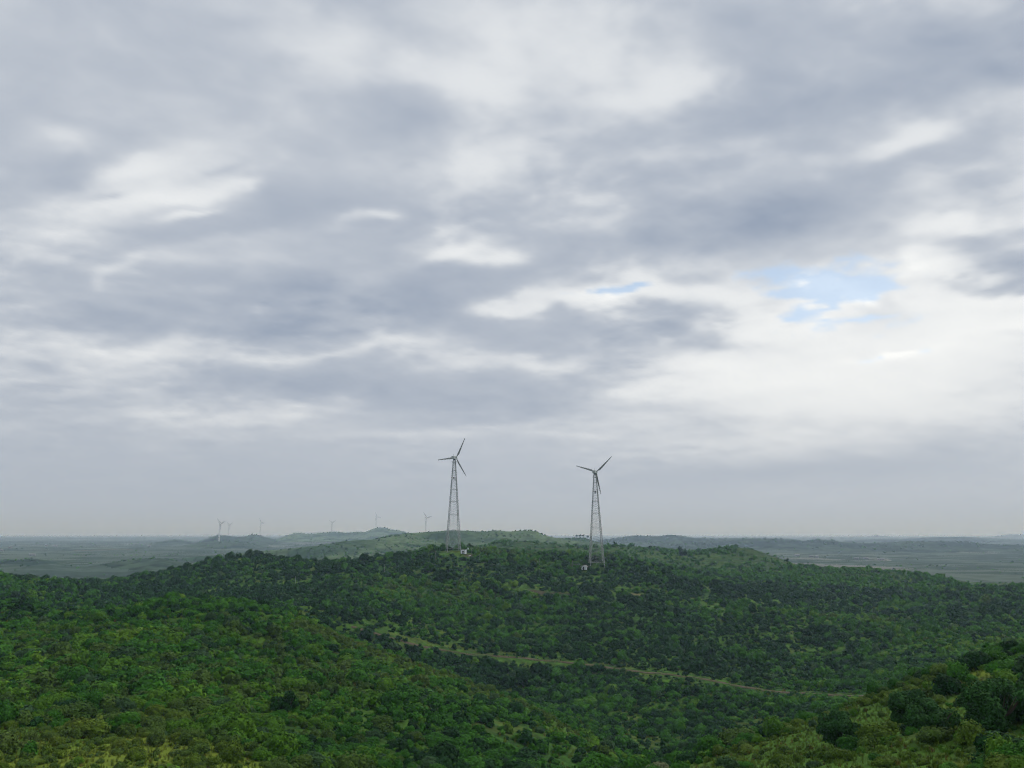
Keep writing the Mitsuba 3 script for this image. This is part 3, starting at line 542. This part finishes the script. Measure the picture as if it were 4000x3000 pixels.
# ------------------------------------------------------------------ single trees
def limb(points, radii, sides=7):
    p = np.array(points, float)
    t = np.gradient(p, axis=0); t /= np.linalg.norm(t, axis=1, keepdims=True)
    a = np.cross(t, [0.3, 0.9, 0.1]); a /= np.linalg.norm(a, axis=1, keepdims=True)
    b = np.cross(t, a)
    an = np.arange(sides) * 2 * math.pi / sides
    v = p[:, None] + np.array(radii)[:, None, None] * (np.cos(an)[None, :, None] * a[:, None] + np.sin(an)[None, :, None] * b[:, None])
    i, j = np.meshgrid(np.arange(len(p) - 1), np.arange(sides), indexing='ij')
    q = np.stack([i * sides + j, i * sides + (j + 1) % sides, (i + 1) * sides + (j + 1) % sides, (i + 1) * sides + j], -1).reshape(-1, 4)
    return trimesh.Trimesh(v.reshape(-1, 3), np.vstack([q[:, [0, 1, 2]], q[:, [0, 2, 3]]]), process=False)

def tree(name, x, y, width, height, label, mat='leaf_dark', lod=1, seed=0, group=None, low=0.15, cat='tree'):
    """width and height in metres; low: how far up the crown begins, as a share of the height."""
    g = np.random.default_rng(seed + 3000)
    t, z = numbered(name), float(H(x, y))
    n = {0: 12000, 1: 3600, 2: 500, 3: 130}[lod]
    lobes = {0: 40, 1: 26, 2: 11, 3: 6}[lod]
    leaf = {0: 0.042, 1: 0.062, 2: 0.13, 3: 0.24}[lod]
    crown = plant(seed + 500, n, leaf, lobes, 0, 1.0, lod < 2, 0.78, 0.12, 0.6, 0.6, 0.34, True)
    v = np.array(crown.vertices)
    v[:, 2] = (v[:, 2] - v[:, 2].min()) / (v[:, 2].max() - v[:, 2].min())
    v[:, :2] *= width / 2 / np.abs(v[:, :2]).max()
    v[:, 2] = height * (low + (1 - low) * v[:, 2])
    trunk = []
    hh = height * max(low + 0.3, 0.5)
    trunk.append(limb([(0, 0, -0.4), (0.03 * width, 0, hh * 0.4), (0, 0.03 * width, hh)], [0.045 * height, 0.034 * height, 0.012 * height]))
    for k in range(5 if lod < 2 else 3):
        a = g.uniform(0, 6.28)
        e = np.array([math.cos(a), math.sin(a)]) * width * 0.3
        trunk.append(limb([(0.02 * width, 0.01 * width, hh * 0.38), (e[0] * .5, e[1] * .5, hh * 0.8), (e[0], e[1], height * 0.75)], [0.022 * height, 0.014 * height, 0.006 * height], 5))
    to = mat4([[1, 0, 0, x], [0, 1, 0, y], [0, 0, 1, z - 0.05], [0, 0, 0, 1]])
    part(t, 'trunk', trimesh.util.concatenate(trunk), 'bark', to, True)
    part(t, 'crown', trimesh.Trimesh(v, crown.faces, process=False), mat, to)
    tag(t, label, cat, group)
    return t
tree('tree', 33.4, 57.5, 5.6, 3.5, 'widest dark tree on the knoll at the lower right', 'leaf_tree', 0, 1, low=.06)
tree('tree', 33.0, 68.0, 5.0, 3.2, 'dark tree just behind and left of the widest tree on the right knoll', 'leaf_tree', 0, 2, low=.06)
tree('tree', 40.5, 63.0, 4.2, 2.8, 'grey-green tree right of the widest tree on the right knoll', 'leaf_grey', 0, 3, low=.06)
tree('tree', 29.2, 74.5, 4.6, 3.4, 'round dark tree standing apart at the left end of the right knoll', 'leaf_tree', 0, 4, low=.05)
tree('tree', 34.6, 49.5, 3.8, 2.5, 'shaded dark tree at the right edge in front of the knoll', 'leaf_tree', 0, 5, low=.05)
tree('tree', 47.0, 71.0, 4.0, 2.6, 'dark tree at the right edge below the yellow path', 'leaf_tree', 0, 15, low=.05)
tree('tree', 30.8, 61.0, 4.0, 2.5, 'low dark tree filling the gap left of the widest tree on the right knoll', 'leaf_tree', 0, 16, low=.04)
tree('tree', 37.6, 59.0, 4.4, 2.7, 'low dark tree joined to the right side of the widest tree on the right knoll', 'leaf_tree', 0, 17, low=.04)
tree('tree', 3.9, 292, 6.3, 5.6, 'lone dark round tree just below the earth road near the middle', 'leaf_dark', 1, 6)
tree('tree', -33.2, 122, 4.8, 3.6, 'darkest round tree on the near left slope', 'leaf_dark', 1, 7, low=.05)
tree('tree', -37.3, 448, 9.0, 6.0, 'bluish dark tree clump low on the slope under the left lattice tower', 'leaf_dark', 1, 8)
tree('tree', -10.1, 430, 8.0, 5.6, 'bluish dark tree clump on the slope between the two lattice towers', 'leaf_dark', 1, 9)
tree('tree', -92.7, 505, 9.0, 6.0, 'large dark tree near the hill crest left of the left lattice tower', 'leaf_dark', 1, 10)
tree('tree', -48.6, 470, 8.5, 6.0, 'bushy green tree below and left of the left lattice tower', 'leaf_mid', 1, 11)
tree('tree', -52.5, 538, 8.5, 5.2, 'green tree on the summit just left of the left lattice tower', 'leaf_mid', 1, 12, low=.05)
tree('tree', 63.5, 512, 9.0, 4.2, 'dark bushy tree at the foot of the right lattice tower', 'leaf_dark', 1, 13, low=.05)
tree('tree', 41.0, 503, 5.5, 3.2, 'dark bushy tree in front of the small gabled hut', 'leaf_dark', 1, 14, low=.05)
tree('tree', 119.8, 937, 5.5, 5.5, 'small dark tree on the ridge crest just right of the right lattice tower', 'leaf_dark', 2, 21, low=.3)
tree('tree', 156.8, 912, 6.0, 5.0, 'left one of two small trees on the ridge crest right of the right tower', 'leaf_dark', 2, 22, low=.2)
tree('tree', 163.8, 905, 5.5, 4.8, 'right one of two small trees on the ridge crest right of the right tower', 'leaf_dark', 2, 23, low=.2)
tree('tree', 240.9, 866, 6.5, 4.6, 'small tree on top of the rounded green hill at the right', 'leaf_dark', 2, 25, low=.3)
tree('tree', 276.6, 812, 6.0, 5.0, 'small tree on the right flank of the rounded green hill', 'leaf_dark', 2, 26, low=.25)
tree('tree', 165.8, 783, 11, 12, 'tall dark tree in the hollow left of the rounded green hill', 'leaf_dark', 2, 28, low=.1)
tree('tree', 320, 600, 7.0, 5.0, 'dark tree on the crest at the right edge of the hills', 'leaf_dark', 2, 27, low=.2)
for k, (dx, w_) in enumerate([(-9, 8), (-2, 9), (6, 8), (14, 8), (22, 7)]):
    tree('tree', 145 + dx, 1694, w_, 8.5, 'flat-topped tree in the short row on the ridge left of the right lattice tower', 'leaf_dark', 3, 40 + k, 'flat-topped trees on the ridge', .45)
tag(top('bush', plant(901, 1800, 0.075, 9, 1, 0.8, True), 'leaf_pale', mat4([[2.0, 0, 0, 16.0], [0, 1.7, 0, 91.5], [0, 0, 1.7, float(H(16.0, 91.5)) - .1], [0, 0, 0, 1]])), 'pale whitish green bush at the bottom edge right of the middle', 'bush')

def leafy_plant(x, y, height, n, seed, label):
    """A weed with large leaves: stems and single leaves."""
    g = np.random.default_rng(seed)
    t, z = numbered('leafy_plant'), float(H(x, y)) - .05
    s = [limb([(0, 0, 0), (a * .4, b * .4, height * .5), (a, b, height * h)], [0.018, 0.013, 0.006], 6) for a, b, h in zip(g.normal(0, .22, 4), g.normal(0, .18, 4), (1, .9, .8, .85))]
    ends = [np.array(q.vertices) for q in s]
    part(t, 'stem', trimesh.util.concatenate(s), 'leaf_mid', mat4([[1, 0, 0, x], [0, 1, 0, y], [0, 0, 1, z], [0, 0, 0, 1]]), True)
    u = np.linspace(0, 1, 7)
    wd = np.sin(u * math.pi) ** .7 * .34
    rows = np.stack([np.stack([u, wd * e, 0.16 * np.abs(e) * wd - 0.35 * u * u], 1) for e in (-1, 0, 1)], 1)
    i = np.arange(21).reshape(7, 3)
    q = np.stack([i[:-1, :-1], i[1:, :-1], i[1:, 1:], i[:-1, 1:]], -1).reshape(-1, 4)
    leaf = mikit.ply(trimesh.Trimesh(rows.reshape(-1, 3), np.vstack([q[:, [0, 1, 2]], q[:, [0, 2, 3]]]), process=False), None, True)
    for k in range(n):
        e = ends[k % 4]
        at = e[g.integers(6, len(e))] if k > 8 else e[-1]
        a, l, tilt = g.uniform(0, 6.28), g.uniform(.12, .26), g.uniform(-.3, .9)
        ca, sa, ct, st = math.cos(a), math.sin(a), math.cos(tilt), math.sin(tilt)
        R = np.array([[ca, -sa, 0], [sa, ca, 0], [0, 0, 1]]) @ np.array([[ct, 0, -st], [0, 1, 0], [st, 0, ct]]) * l
        m = np.eye(4); m[:3, :3] = R; m[:3, 3] = at + [x, y, z]
        part(t, 'leaf', leaf, 'leaf_yellow', mat4(m))
    tag(t, label, 'plant')
leafy_plant(8.7, 12.9, 1.9, 34, 5, 'yellowish large-leaved plant standing up at the bottom right corner')
leafy_plant(6.9, 15.4, 1.5, 26, 6, 'yellowish leafy plant at the bottom edge left of the corner plant')

# ------------------------------------------------------------------ wind turbines
def blade_mesh(R, root, chord, tip, pitch):
    """A rotor blade along +z from the hub; the leading edge towards -x, the wind along y."""
    s = np.array([0.03, 0.07, 0.11, 0.15, 0.19, 0.23, 0.3, 0.4, 0.5, 0.6, 0.7, 0.8, 0.88, 0.94, 0.98, 1.0])
    c = np.interp(s, [0, .09, .23, 1], [root, root, chord, tip]); c[-2:] *= (0.75, 0.3)
    th = np.interp(s, [0, .09, .23, .5, 1], [1.0, 1.0, .34, .2, .14])
    rnd = np.interp(s, [0, .09, .21], [1, 1, 0])
    tw = np.radians(np.interp(s, [0, .2, .5, 1], [pitch + 13, pitch + 12, pitch + 4, pitch]))
    a = np.arange(14) * 2 * math.pi / 14
    sec = []
    for k in range(len(s)):
        air = np.stack([0.5 - 0.5 * np.cos(a), 0.5 * np.sin(a) * (1 - 0.6 * (0.5 - 0.5 * np.cos(a)))], 1)
        cir = np.stack([0.5 - 0.5 * np.cos(a), 0.5 * np.sin(a)], 1)
        p = (rnd[k] * cir + (1 - rnd[k]) * air) * [c[k], c[k] * th[k]]
        p[:, 0] -= c[k] * (0.5 * rnd[k] + 0.3 * (1 - rnd[k]))
        x, y = p[:, 0] * math.cos(tw[k]) - p[:, 1] * math.sin(tw[k]), p[:, 0] * math.sin(tw[k]) + p[:, 1] * math.cos(tw[k])
        sec.append(np.stack([x, y, np.full(14, s[k] * R)], 1))
    v = np.vstack(sec + [[[0, 0, s[0] * R]], [[0, 0, s[-1] * R]]])
    n = len(s)
    f = []
    for k in range(n - 1):
        for j in range(14):
            q = [k * 14 + j, k * 14 + (j + 1) % 14, (k + 1) * 14 + (j + 1) % 14, (k + 1) * 14 + j]
            f += [[q[0], q[1], q[2]], [q[0], q[2], q[3]]]
    for j in range(14):
        f += [[n * 14, (j + 1) % 14, j], [n * 14 + 1, (n - 1) * 14 + j, (n - 1) * 14 + (j + 1) % 14]]
    return trimesh.Trimesh(v, f)

def frame(origin, yaw):
    """Axes of a nacelle: x across, y along the rotor axis (yaw degrees right of north), z up."""
    a = math.radians(yaw)
    m = np.eye(4)
    m[:3, 0], m[:3, 1], m[:3, 3] = (math.cos(a), -math.sin(a), 0), (math.sin(a), math.cos(a), 0), origin
    return m
def blade_turn(deg):
    """From blade axes to nacelle axes: the blade points at deg, anticlockwise from +x, its trailing edge on the clockwise side."""
    a = math.radians(deg)
    m = np.eye(4)
    m[:3, 2], m[:3, 0] = (math.cos(a), 0, math.sin(a)), (math.sin(a), 0, -math.cos(a))
    m[:3, 1] = np.cross(m[:3, 2], m[:3, 0])
    return m

BLADE = mikit.ply(blade_mesh(15.0, 0.62, 1.25, 0.38, 3), None, 50)
NACELLE = rounded_box(2.1, 4.0, 2.05, 0.28)
SPINNER = trimesh.creation.revolve(np.array([(0, 0), (0.5, 0), (0.85, .12), (0.9, .7), (0.72, 1.15), (0.4, 1.45), (0, 1.55)]), sections=20)
SPINNER.apply_transform(trimesh.transformations.rotation_matrix(-math.pi / 2, [1, 0, 0]))          # the axis along +y
def lattice_turbine(x, y, hub_z, spin, yaw, phis, label):
    t = numbered('lattice_wind_turbine')
    tag(t, label, 'wind turbine', 'lattice wind turbines on the hill')
    base, topz, b, c = float(H(x, y)), hub_z - 1.75, 4.45, 0.72
    ca, sa = math.cos(math.radians(spin)), math.sin(math.radians(spin))
    ORDER = ((-1, -1), (1, -1), (1, 1), (-1, 1))
    def corner(k, z):
        h = b + (c - b) * ((z - base) / (topz - base))
        u, v = ORDER[k % 4][0] * h, ORDER[k % 4][1] * h
        return np.array([x + u * ca - v * sa, y + u * sa + v * ca, z])
    for k in range(4):
        foot = corner(k, base)
        foot = corner(k, float(H(foot[0], foot[1])) - 0.3)
        part(t, 'tower__leg', UNIT_BAR, 'galvanised', mat4(bar_to(foot, corner(k, topz), 0.34, up=(ca, sa, 0))))
        pad = corner(k, foot[2])
        part(t, 'tower__footing', UNIT_BAR, 'weathered_post', mat4(bar_to(pad - [0, 0, .4], pad + [0, 0, .45], 1.0)))
    zs = [base + 1.2]
    while zs[-1] < topz - 1.0:
        zs.append(zs[-1] + 0.75 + 1.35 * (topz - zs[-1]) / (topz - base))
    zs = np.array(zs); zs = base + 1.2 + (zs - zs[0]) * (topz - 0.1 - base - 1.2) / (zs[-1] - zs[0])
    for j in range(len(zs) - 1):
        for k in range(4):
            for a_, b_ in (((k, zs[j]), (k + 1, zs[j + 1])), ((k + 1, zs[j]), (k, zs[j + 1]))):
                part(t, 'tower__brace', UNIT_BAR, 'galvanised', mat4(bar_to(corner(*a_), corner(*b_), 0.17, 0.06)))
    for j in range(0, len(zs), 6):
        for k in range(4):
            part(t, 'tower__girt', UNIT_BAR, 'galvanised', mat4(bar_to(corner(k, zs[j] + .06), corner(k + 1, zs[j] + .06), 0.15)))
    mid = base + 0.80 * (topz - base)
    part(t, 'tower__junction_box', rounded_box(.8, .7, 1.4, .06), 'dark_steel', mat4([[1, 0, 0, x - .1], [0, 1, 0, y], [0, 0, 1, mid], [0, 0, 0, 1]]))
    lad = [bar_to((x - .22, y, base), (x - .22, y, topz), .05), bar_to((x + .22, y, base), (x + .22, y, topz), .05)]
    for m in lad:
        part(t, 'tower__ladder_rail', UNIT_BAR, 'galvanised', mat4(m))
    # platform below the nacelle, with its railing
    F = frame((x, y, topz), spin)
    part(t, 'platform__deck', box(2.1, 2.1, .1, (0, 0, -1.75)), 'dark_steel', mat4(F))
    for sx in (-1, 1):
        for sy in (-1, 1):
            part(t, 'platform__post', box(.09, .09, 1.3, (sx * 1.28, sy * 1.28, -1.2)), 'galvanised', mat4(F))
    for k, (l, w_, at) in enumerate([(2.65, .09, (0, 1.28, 0)), (2.65, .09, (0, -1.28, 0)), (.09, 2.47, (1.28, 0, 0)), (.09, 2.47, (-1.28, 0, 0))]):
        for hz in (-.6, -1.82):
            part(t, 'platform__rail', box(l, w_, .09, (at[0], at[1], hz)), 'galvanised', mat4(F))
    part(t, 'yaw_bearing', trimesh.creation.cylinder(.82, .75, 20), 'dark_steel', mat4(F @ np.array([[1, 0, 0, 0], [0, 1, 0, 0], [0, 0, 1, .35], [0, 0, 0, 1]])), 40)
    N = frame((x, y, hub_z), yaw)
    part(t, 'nacelle', NACELLE, 'nacelle_paint', mat4(N @ np.array([[1, 0, 0, 0], [0, 1, 0, -.3], [0, 0, 1, 0], [0, 0, 0, 1.0]])), 40)
    part(t, 'nacelle__rear_hatch', box(1.5, .05, 1.2, (0, -2.31, .05)), 'galvanised', mat4(N))
    part(t, 'nacelle__lettering_panel', box(.05, 1.5, .55, (-1.06, .55, .2)), 'dark_steel', mat4(N))  # both dark side plates stand in for unreadable lettering on the housing
    part(t, 'nacelle__lettering_panel', box(.05, 1.5, .55, (1.06, .55, .2)), 'dark_steel', mat4(N))
    part(t, 'nacelle__mast', trimesh.util.concatenate([box(.06, .06, 1.3, (.2, -1.6, 1.6)), box(.5, .06, .06, (.2, -1.6, 2.28))]), 'galvanised', mat4(N))
    part(t, 'nacelle__mast', box(.06, .06, 1.5, (-.3, -.2, 1.7)), 'galvanised', mat4(N))
    hubm = N.copy(); hubm[:3, 3] += N[:3, 1] * 1.75
    part(t, 'rotor__hub', SPINNER, 'nacelle_paint', mat4(hubm), 40)
    rot = N.copy(); rot[:3, 3] += N[:3, 1] * 2.3
    for ph in phis:
        part(t, 'rotor__blade', BLADE, 'blade_paint', mat4(rot @ blade_turn(ph)))
lattice_turbine(-39.0, 533.6, 149.4, 13, 28, (183, 63, 303), 'left lattice tower wind turbine on the hill summit, one blade pointing left')
lattice_turbine(54.2, 517.2, 138.6, 2, 27, (162, 42, 282), 'right lattice tower wind turbine lower on the hill, blades spread like a Y')

def tube_turbine(hx, hy, hz, R, phis, yaw, label, foot=None):
    t = numbered('wind_turbine')
    tag(t, label, 'wind turbine', 'far white wind turbines')
    z0 = float(H(hx, hy)) - 1 if foot is None else foot
    prof = [(0, z0 - hz), (R * .078, z0 - hz), (R * .066, (z0 - hz) * .5), (R * .045, -R * .05), (0, -R * .05)]
    part(t, 'tower', trimesh.creation.revolve(np.array(prof), sections=20), 'white_paint', mat4(frame((hx, hy, hz), 0)), 40)
    N = frame((hx, hy, hz), yaw)
    part(t, 'nacelle', rounded_box(R * .12, R * .3, R * .12, R * .03), 'white_paint', mat4(N), 40)
    k = R * .055
    part(t, 'hub', SPINNER.copy().apply_scale(k / .9), 'white_paint', mat4(N @ np.array([[1, 0, 0, 0], [0, 1, 0, R * .14], [0, 0, 1, 0], [0, 0, 0, 1.0]])), 40)
    m = mikit.ply(blade_mesh(R, R * .05, R * .105, R * .035, 3), None, 50)
    rot = N @ np.array([[1, 0, 0, 0], [0, 1, 0, R * .175], [0, 0, 1, 0], [0, 0, 0, 1.0]])
    for ph in phis:
        part(t, 'blade', m, 'far_blade', mat4(rot @ blade_turn(ph)))
tube_turbine(-1010.9, 2771.4, 128.1, 26, (137, 24, 274), 24, 'leftmost and largest far white wind turbine, its foot in front of the hill crest')
tube_turbine(-1439.4, 3945.6, 138.1, 25, (151, 36, 270), 24, 'far white wind turbine mostly hidden behind the leftmost one')
tube_turbine(-1282.7, 3630.0, 129.8, 21.5, (141, 36, 274), 24, 'small far white wind turbine just right of the leftmost one')
tube_turbine(-1144.6, 3644.5, 140.6, 22, (115, 1, 250), 24, 'far white wind turbine on the rounded top of the left hills')
tube_turbine(-991.6, 4409.9, 150.5, 26, (150, 30, 270), 24, 'far white wind turbine on the long ridge, blades spread like a Y')
tube_turbine(-756.4, 4456.3, 182.4, 26, (108, -3, 240), 24, 'far white wind turbine beside the peaked summit')
tube_turbine(-277.7, 2585.1, 146.2, 22, (127, 10, 257), 24, 'far white wind turbine nearest the left lattice tower')

# ------------------------------------------------------------------ small built things on the hill
def pole(x, y, h, label, arm=True, w=.2, mat='weathered_post', group='power poles in the scrub'):
    t, z = numbered('power_pole'), float(H(x, y))
    part(t, 'post', UNIT_ROD, mat, mat4(bar_to((x, y, z - .5), (x + .05, y, z + h), w)), True)
    if arm:
        part(t, 'crossarm', UNIT_BAR, mat, mat4(bar_to((x - .7, y + .1, z + h - .5), (x + .8, y + .1, z + h - .45), .12)))
        for k in (-.6, 0.65):
            part(t, 'insulator', UNIT_ROD, mat, mat4(bar_to((x + k, y + .1, z + h - .4), (x + k, y + .1, z + h - .12), .1)), True)
    tag(t, label, 'pole', group)
pole(-113.5, 425, 6.6, 'pale power pole on the slope left of the middle of the hill', False)
pole(-73.2, 464, 5.6, 'short pale power pole on the slope left of the left lattice tower', False)
pole(-47.8, 503, 6.2, 'dark thin power pole below the left lattice tower', False)
pole(-26.4, 529, 4.0, 'short power pole just right of the white hut by the left tower')
pole(-20.2, 505, 5.2, 'pale power pole standing alone right of the left lattice tower', False)
pole(-102.3, 322, 8.2, 'pale power pole rising behind the crest of the near left slope')
pole(17.3, 514.5, 5.2, 'thin power pole between the two lattice towers', False)
pole(-23.5, 540, 3.6, 'thin power pole behind the one beside the white hut', False)

def place(x, y, turn=0, dz=0.0):
    m = frame((x, y, float(H(x, y)) + dz), turn)
    return m
h = numbered('hut'); P_ = place(-31.6, 526.5, 14, .1)
part(h, 'wall', trimesh.util.concatenate([box(3.1, .18, 2.3, (0, 1.2, 1.15)), box(.18, 2.4, 2.3, (-1.46, 0, 1.15)), box(.18, 2.4, 2.3, (1.46, 0, 1.15)), box(.95, .18, 2.3, (-1.0, -1.2, 1.15)), box(1.15, .18, 2.3, (.95, -1.2, 1.15)), box(.92, .18, .45, (-.08, -1.2, 2.08))]), 'whitewash', mat4(P_))
part(h, 'roof', rounded_box(3.5, 3.0, .24, .1), 'whitewash', mat4(P_ @ np.array([[1, 0, 0, 0], [0, 1, 0, 0], [0, 0, 1, 2.44], [0, 0, 0, 1.0]])))
part(h, 'door', box(.86, .06, 1.8, (-.08, -1.13, .93)), 'dark_opening', mat4(P_), label='dark doorway')
part(h, 'window', box(.5, .04, .5, (.95, -1.305, 1.3)), 'roof_sheet', mat4(P_))
tag(h, 'small white flat-roofed hut at the foot of the left lattice tower', 'hut')
h = numbered('hut'); P_ = place(45.6, 509.5, 24, .15)
part(h, 'wall', trimesh.util.concatenate([box(3.0, .18, 2.1, (0, 1.1, 1.05)), box(.18, 2.2, 2.1, (-1.41, 0, 1.05)), box(.18, 2.2, 2.1, (1.41, 0, 1.05)), box(.8, .18, 2.1, (-1.1, -1.1, 1.05)), box(1.3, .18, 2.1, (.85, -1.1, 1.05)), box(.92, .18, .4, (-.26, -1.1, 1.9))]), 'whitewash', mat4(P_))
for s in (-1, 1):
    a = math.radians(16 * s)
    part(h, 'roof', box(2.25, 3.3, .12), 'roof_sheet', mat4(P_ @ np.array([[math.cos(a), 0, math.sin(a), s * 1.03], [0, 1, 0, -.2], [-math.sin(a), 0, math.cos(a), 2.42], [0, 0, 0, 1.0]])))
part(h, 'gable', trimesh.Trimesh([(-1.5, -1.15, 2.1), (1.5, -1.15, 2.1), (0, -1.15, 2.6), (-1.5, -1.0, 2.1), (1.5, -1.0, 2.1), (0, -1.0, 2.6)], [(0, 1, 2), (3, 5, 4), (0, 3, 1), (1, 3, 4), (1, 4, 2), (2, 4, 5), (2, 5, 0), (0, 5, 3)]), 'whitewash', mat4(P_))
part(h, 'door', box(.86, .06, 1.7, (-.26, -1.04, .86)), 'dark_opening', mat4(P_), label='dark doorway')
tag(h, 'small white gabled hut left of the right lattice tower', 'hut')
s = numbered('hut_dark_side'); P_ = place(48.4, 511.0, 10, .1)  # dark box standing in for the dark side of the gabled hut
part(s, 'wall', trimesh.util.concatenate([box(2.0, .1, 1.7, (0, 1, .85)), box(.1, 2, 1.7, (-.95, 0, .85)), box(.1, 2, 1.7, (.95, 0, .85)), box(2.0, .1, 1.0, (0, -1, 1.2))]), 'bark', mat4(P_))
part(s, 'roof', box(2.3, 2.4, .1, (0, 0, 1.76)), 'dark_steel', mat4(P_))
tag(s, 'dark brown box standing for the dark right side of the gabled hut', 'shed')
c = numbered('equipment_cabinet'); P_ = place(-29.2, 533.5, 20, 0)
part(c, 'stand', trimesh.util.concatenate([box(.1, .1, 1.5, (sx * .6, sy * .4, .75)) for sx in (-1, 1) for sy in (-1, 1)] + [box(1.5, 1.1, .08, (0, 0, 1.5))]), 'dark_steel', mat4(P_))
part(c, 'case', rounded_box(1.0, .8, 1.3, .06), 'whitewash', mat4(P_ @ np.array([[1, 0, 0, 0], [0, 1, 0, 0], [0, 0, 1, 2.2], [0, 0, 0, 1.0]])))
part(c, 'vent', box(.7, .03, .28, (.05, -.41, 2.35)), 'dark_opening', mat4(P_))
tag(c, 'white cabinet with a dark band on a stand right of the flat-roofed hut', 'cabinet')
s = numbered('transformer_frame'); xa, xb = np.array([38.5, 513.5]), np.array([43.0, 513.0])
za, zb = float(H(*xa)), float(H(*xb))
part(s, 'post', UNIT_ROD, 'weathered_post', mat4(bar_to((*xa, za - .3), (*xa, za + 5.2), .26)), True)
part(s, 'post', UNIT_ROD, 'weathered_post', mat4(bar_to((*xb, zb - .3), (*xb, za + 3.6), .26)), True)
for dz, w_ in ((3.7, .2), (2.7, .22), (1.2, .18)):
    part(s, 'crossbeam', UNIT_BAR, 'weathered_post' if w_ > .2 else 'dark_steel', mat4(bar_to((xa[0] - .2, xa[1] - .2, za + dz), (xb[0] + .2, xb[1] - .2, za + dz - .1), w_)))
part(s, 'transformer', rounded_box(1.3, .8, 1.3, .08), 'dark_steel', mat4(place(40.2, 513.2, 0, 2.0)))
part(s, 'insulator', trimesh.creation.cylinder(.22, .3, 16), 'whitewash', mat4(place(39.9, 512.7, 0, 2.1) @ np.array([[1, 0, 0, 0], [0, 0, 1, 0], [0, -1, 0, 0], [0, 0, 0, 1.0]])), 40)
part(s, 'stay', UNIT_BAR, 'weathered_post', mat4(bar_to((40.8, 513.0, za + 2.2), (42.4, 512.4, za + .1), .1)))
tag(s, 'two-post frame with a transformer left of the gabled hut', 'transformer')

def rock(x, y, s, label, seed):
    g = np.random.default_rng(seed)
    v, f = ICO[2]
    v = v * (1 + .5 * (meshkit.fbm(v * 1.6 + seed, 3, seed) - .5))[:, None] * np.array([1, .8, .62]) * s
    tag(top('rock', trimesh.Trimesh(v, f, process=False), 'pale_rock', mat4(place(x, y, g.uniform(0, 90), .25 * s)), 35), label, 'rock')
rock(-27.4, 521.5, .75, 'pale boulder below the cabinet by the left lattice tower', 3)
rock(-26.6, 469, .9, 'whitish rock on the slope below the left lattice tower', 4)
rock(-2.3, 420, .5, 'small white rock in dark scrub on the slope between the towers', 5)
rock(-50.3, 152, .5, 'small white rock under a bush on the near left slope', 6)

def house(x, y, l, w_, hh, turn, label, group, roof='grey_plaster'):
    t, P_ = numbered('house'), place(x, y, turn, -.2)
    part(t, 'wall', box(l, w_, hh, (0, 0, hh / 2)), 'grey_plaster', mat4(P_))
    r = w_ * .28
    a, b, e = l / 2 + .4, w_ / 2 + .4, hh + .01
    part(t, 'roof', trimesh.Trimesh([(-a, -b, e), (a, -b, e), (a, b, e), (-a, b, e), (-a, 0, e + r), (a, 0, e + r)], [(0, 2, 1), (0, 3, 2), (0, 1, 5), (0, 5, 4), (2, 3, 4), (2, 4, 5), (0, 4, 3), (1, 2, 5)]), roof, mat4(P_))
    for k in (-.28, .28):
        part(t, 'window', box(l * .12, .06, hh * .3, (k * l, -w_ / 2 - .04, hh * .55)), 'dark_opening', mat4(P_))
    tag(t, label, 'house', group)
for x, y, l, w_, hh, tr in [(696, 1875, 12, 7, 4, 10), (706, 1868, 9, 6, 4, -20), (693, 1833, 10, 7, 4, 40), (763, 1740, 13, 7, 4, 0), (746, 1638, 11, 7, 4, 30), (758, 1652, 9, 6, 4, -10), (726, 1701, 12, 6, 4, 15), (571, 1812, 10, 7, 4, 5), (683, 1933, 14, 8, 5, 0)]:
    house(x, y, l * .7, w_ * .7, hh * .75, tr, 'tiny pale house in the scattered village on the right plain', 'village houses on the right plain')
for x, y, l, w_, hh, tr in [(-1048, 1762, 20, 9, 5, -20), (-1630, 2869, 22, 10, 6, 0), (-1587, 2546, 18, 10, 6, 20), (-1393, 2195, 20, 9, 6, -10), (-1703, 2943, 16, 9, 6, 30), (-1315, 2917, 16, 9, 5, 0)]:
    house(x, y, l * .6, w_ * .6, hh * .6, tr, 'tiny pale building on the hazy plain at the left', 'pale buildings on the left plain')
for x, y, l, tr in [(-617.7, 4154, 16, 0), (-596.5, 4157, 20, 15)]:
    house(x, y, l, 10, 6, tr, 'tiny building on the shoulder below the peaked summit', 'buildings below the peaked summit')

# ------------------------------------------------------------------ haze
scene['haze_air'] = {'type': 'homogeneous', 'albedo': {'type': 'rgb', 'value': [0.975, 0.99, 1.0]}, 'sigma_t': {'type': 'rgb', 'value': [0.92e-4, 1.16e-4, 1.60e-4]}, 'phase': {'type': 'hg', 'g': 0.2}}
zlo, zhi = float(gz.min()) - 3.0, 212.0
scene['haze'] = {'type': 'cube', 'to_world': T().translate([0, 0, (zlo + zhi) / 2]).scale([31500, 31500, (zhi - zlo) / 2]), 'bsdf': {'type': 'null'}, 'interior': {'type': 'ref', 'id': 'haze_air'}}
tag('haze', 'pale bluish haze thickening towards the horizon', 'haze', kind='stuff')
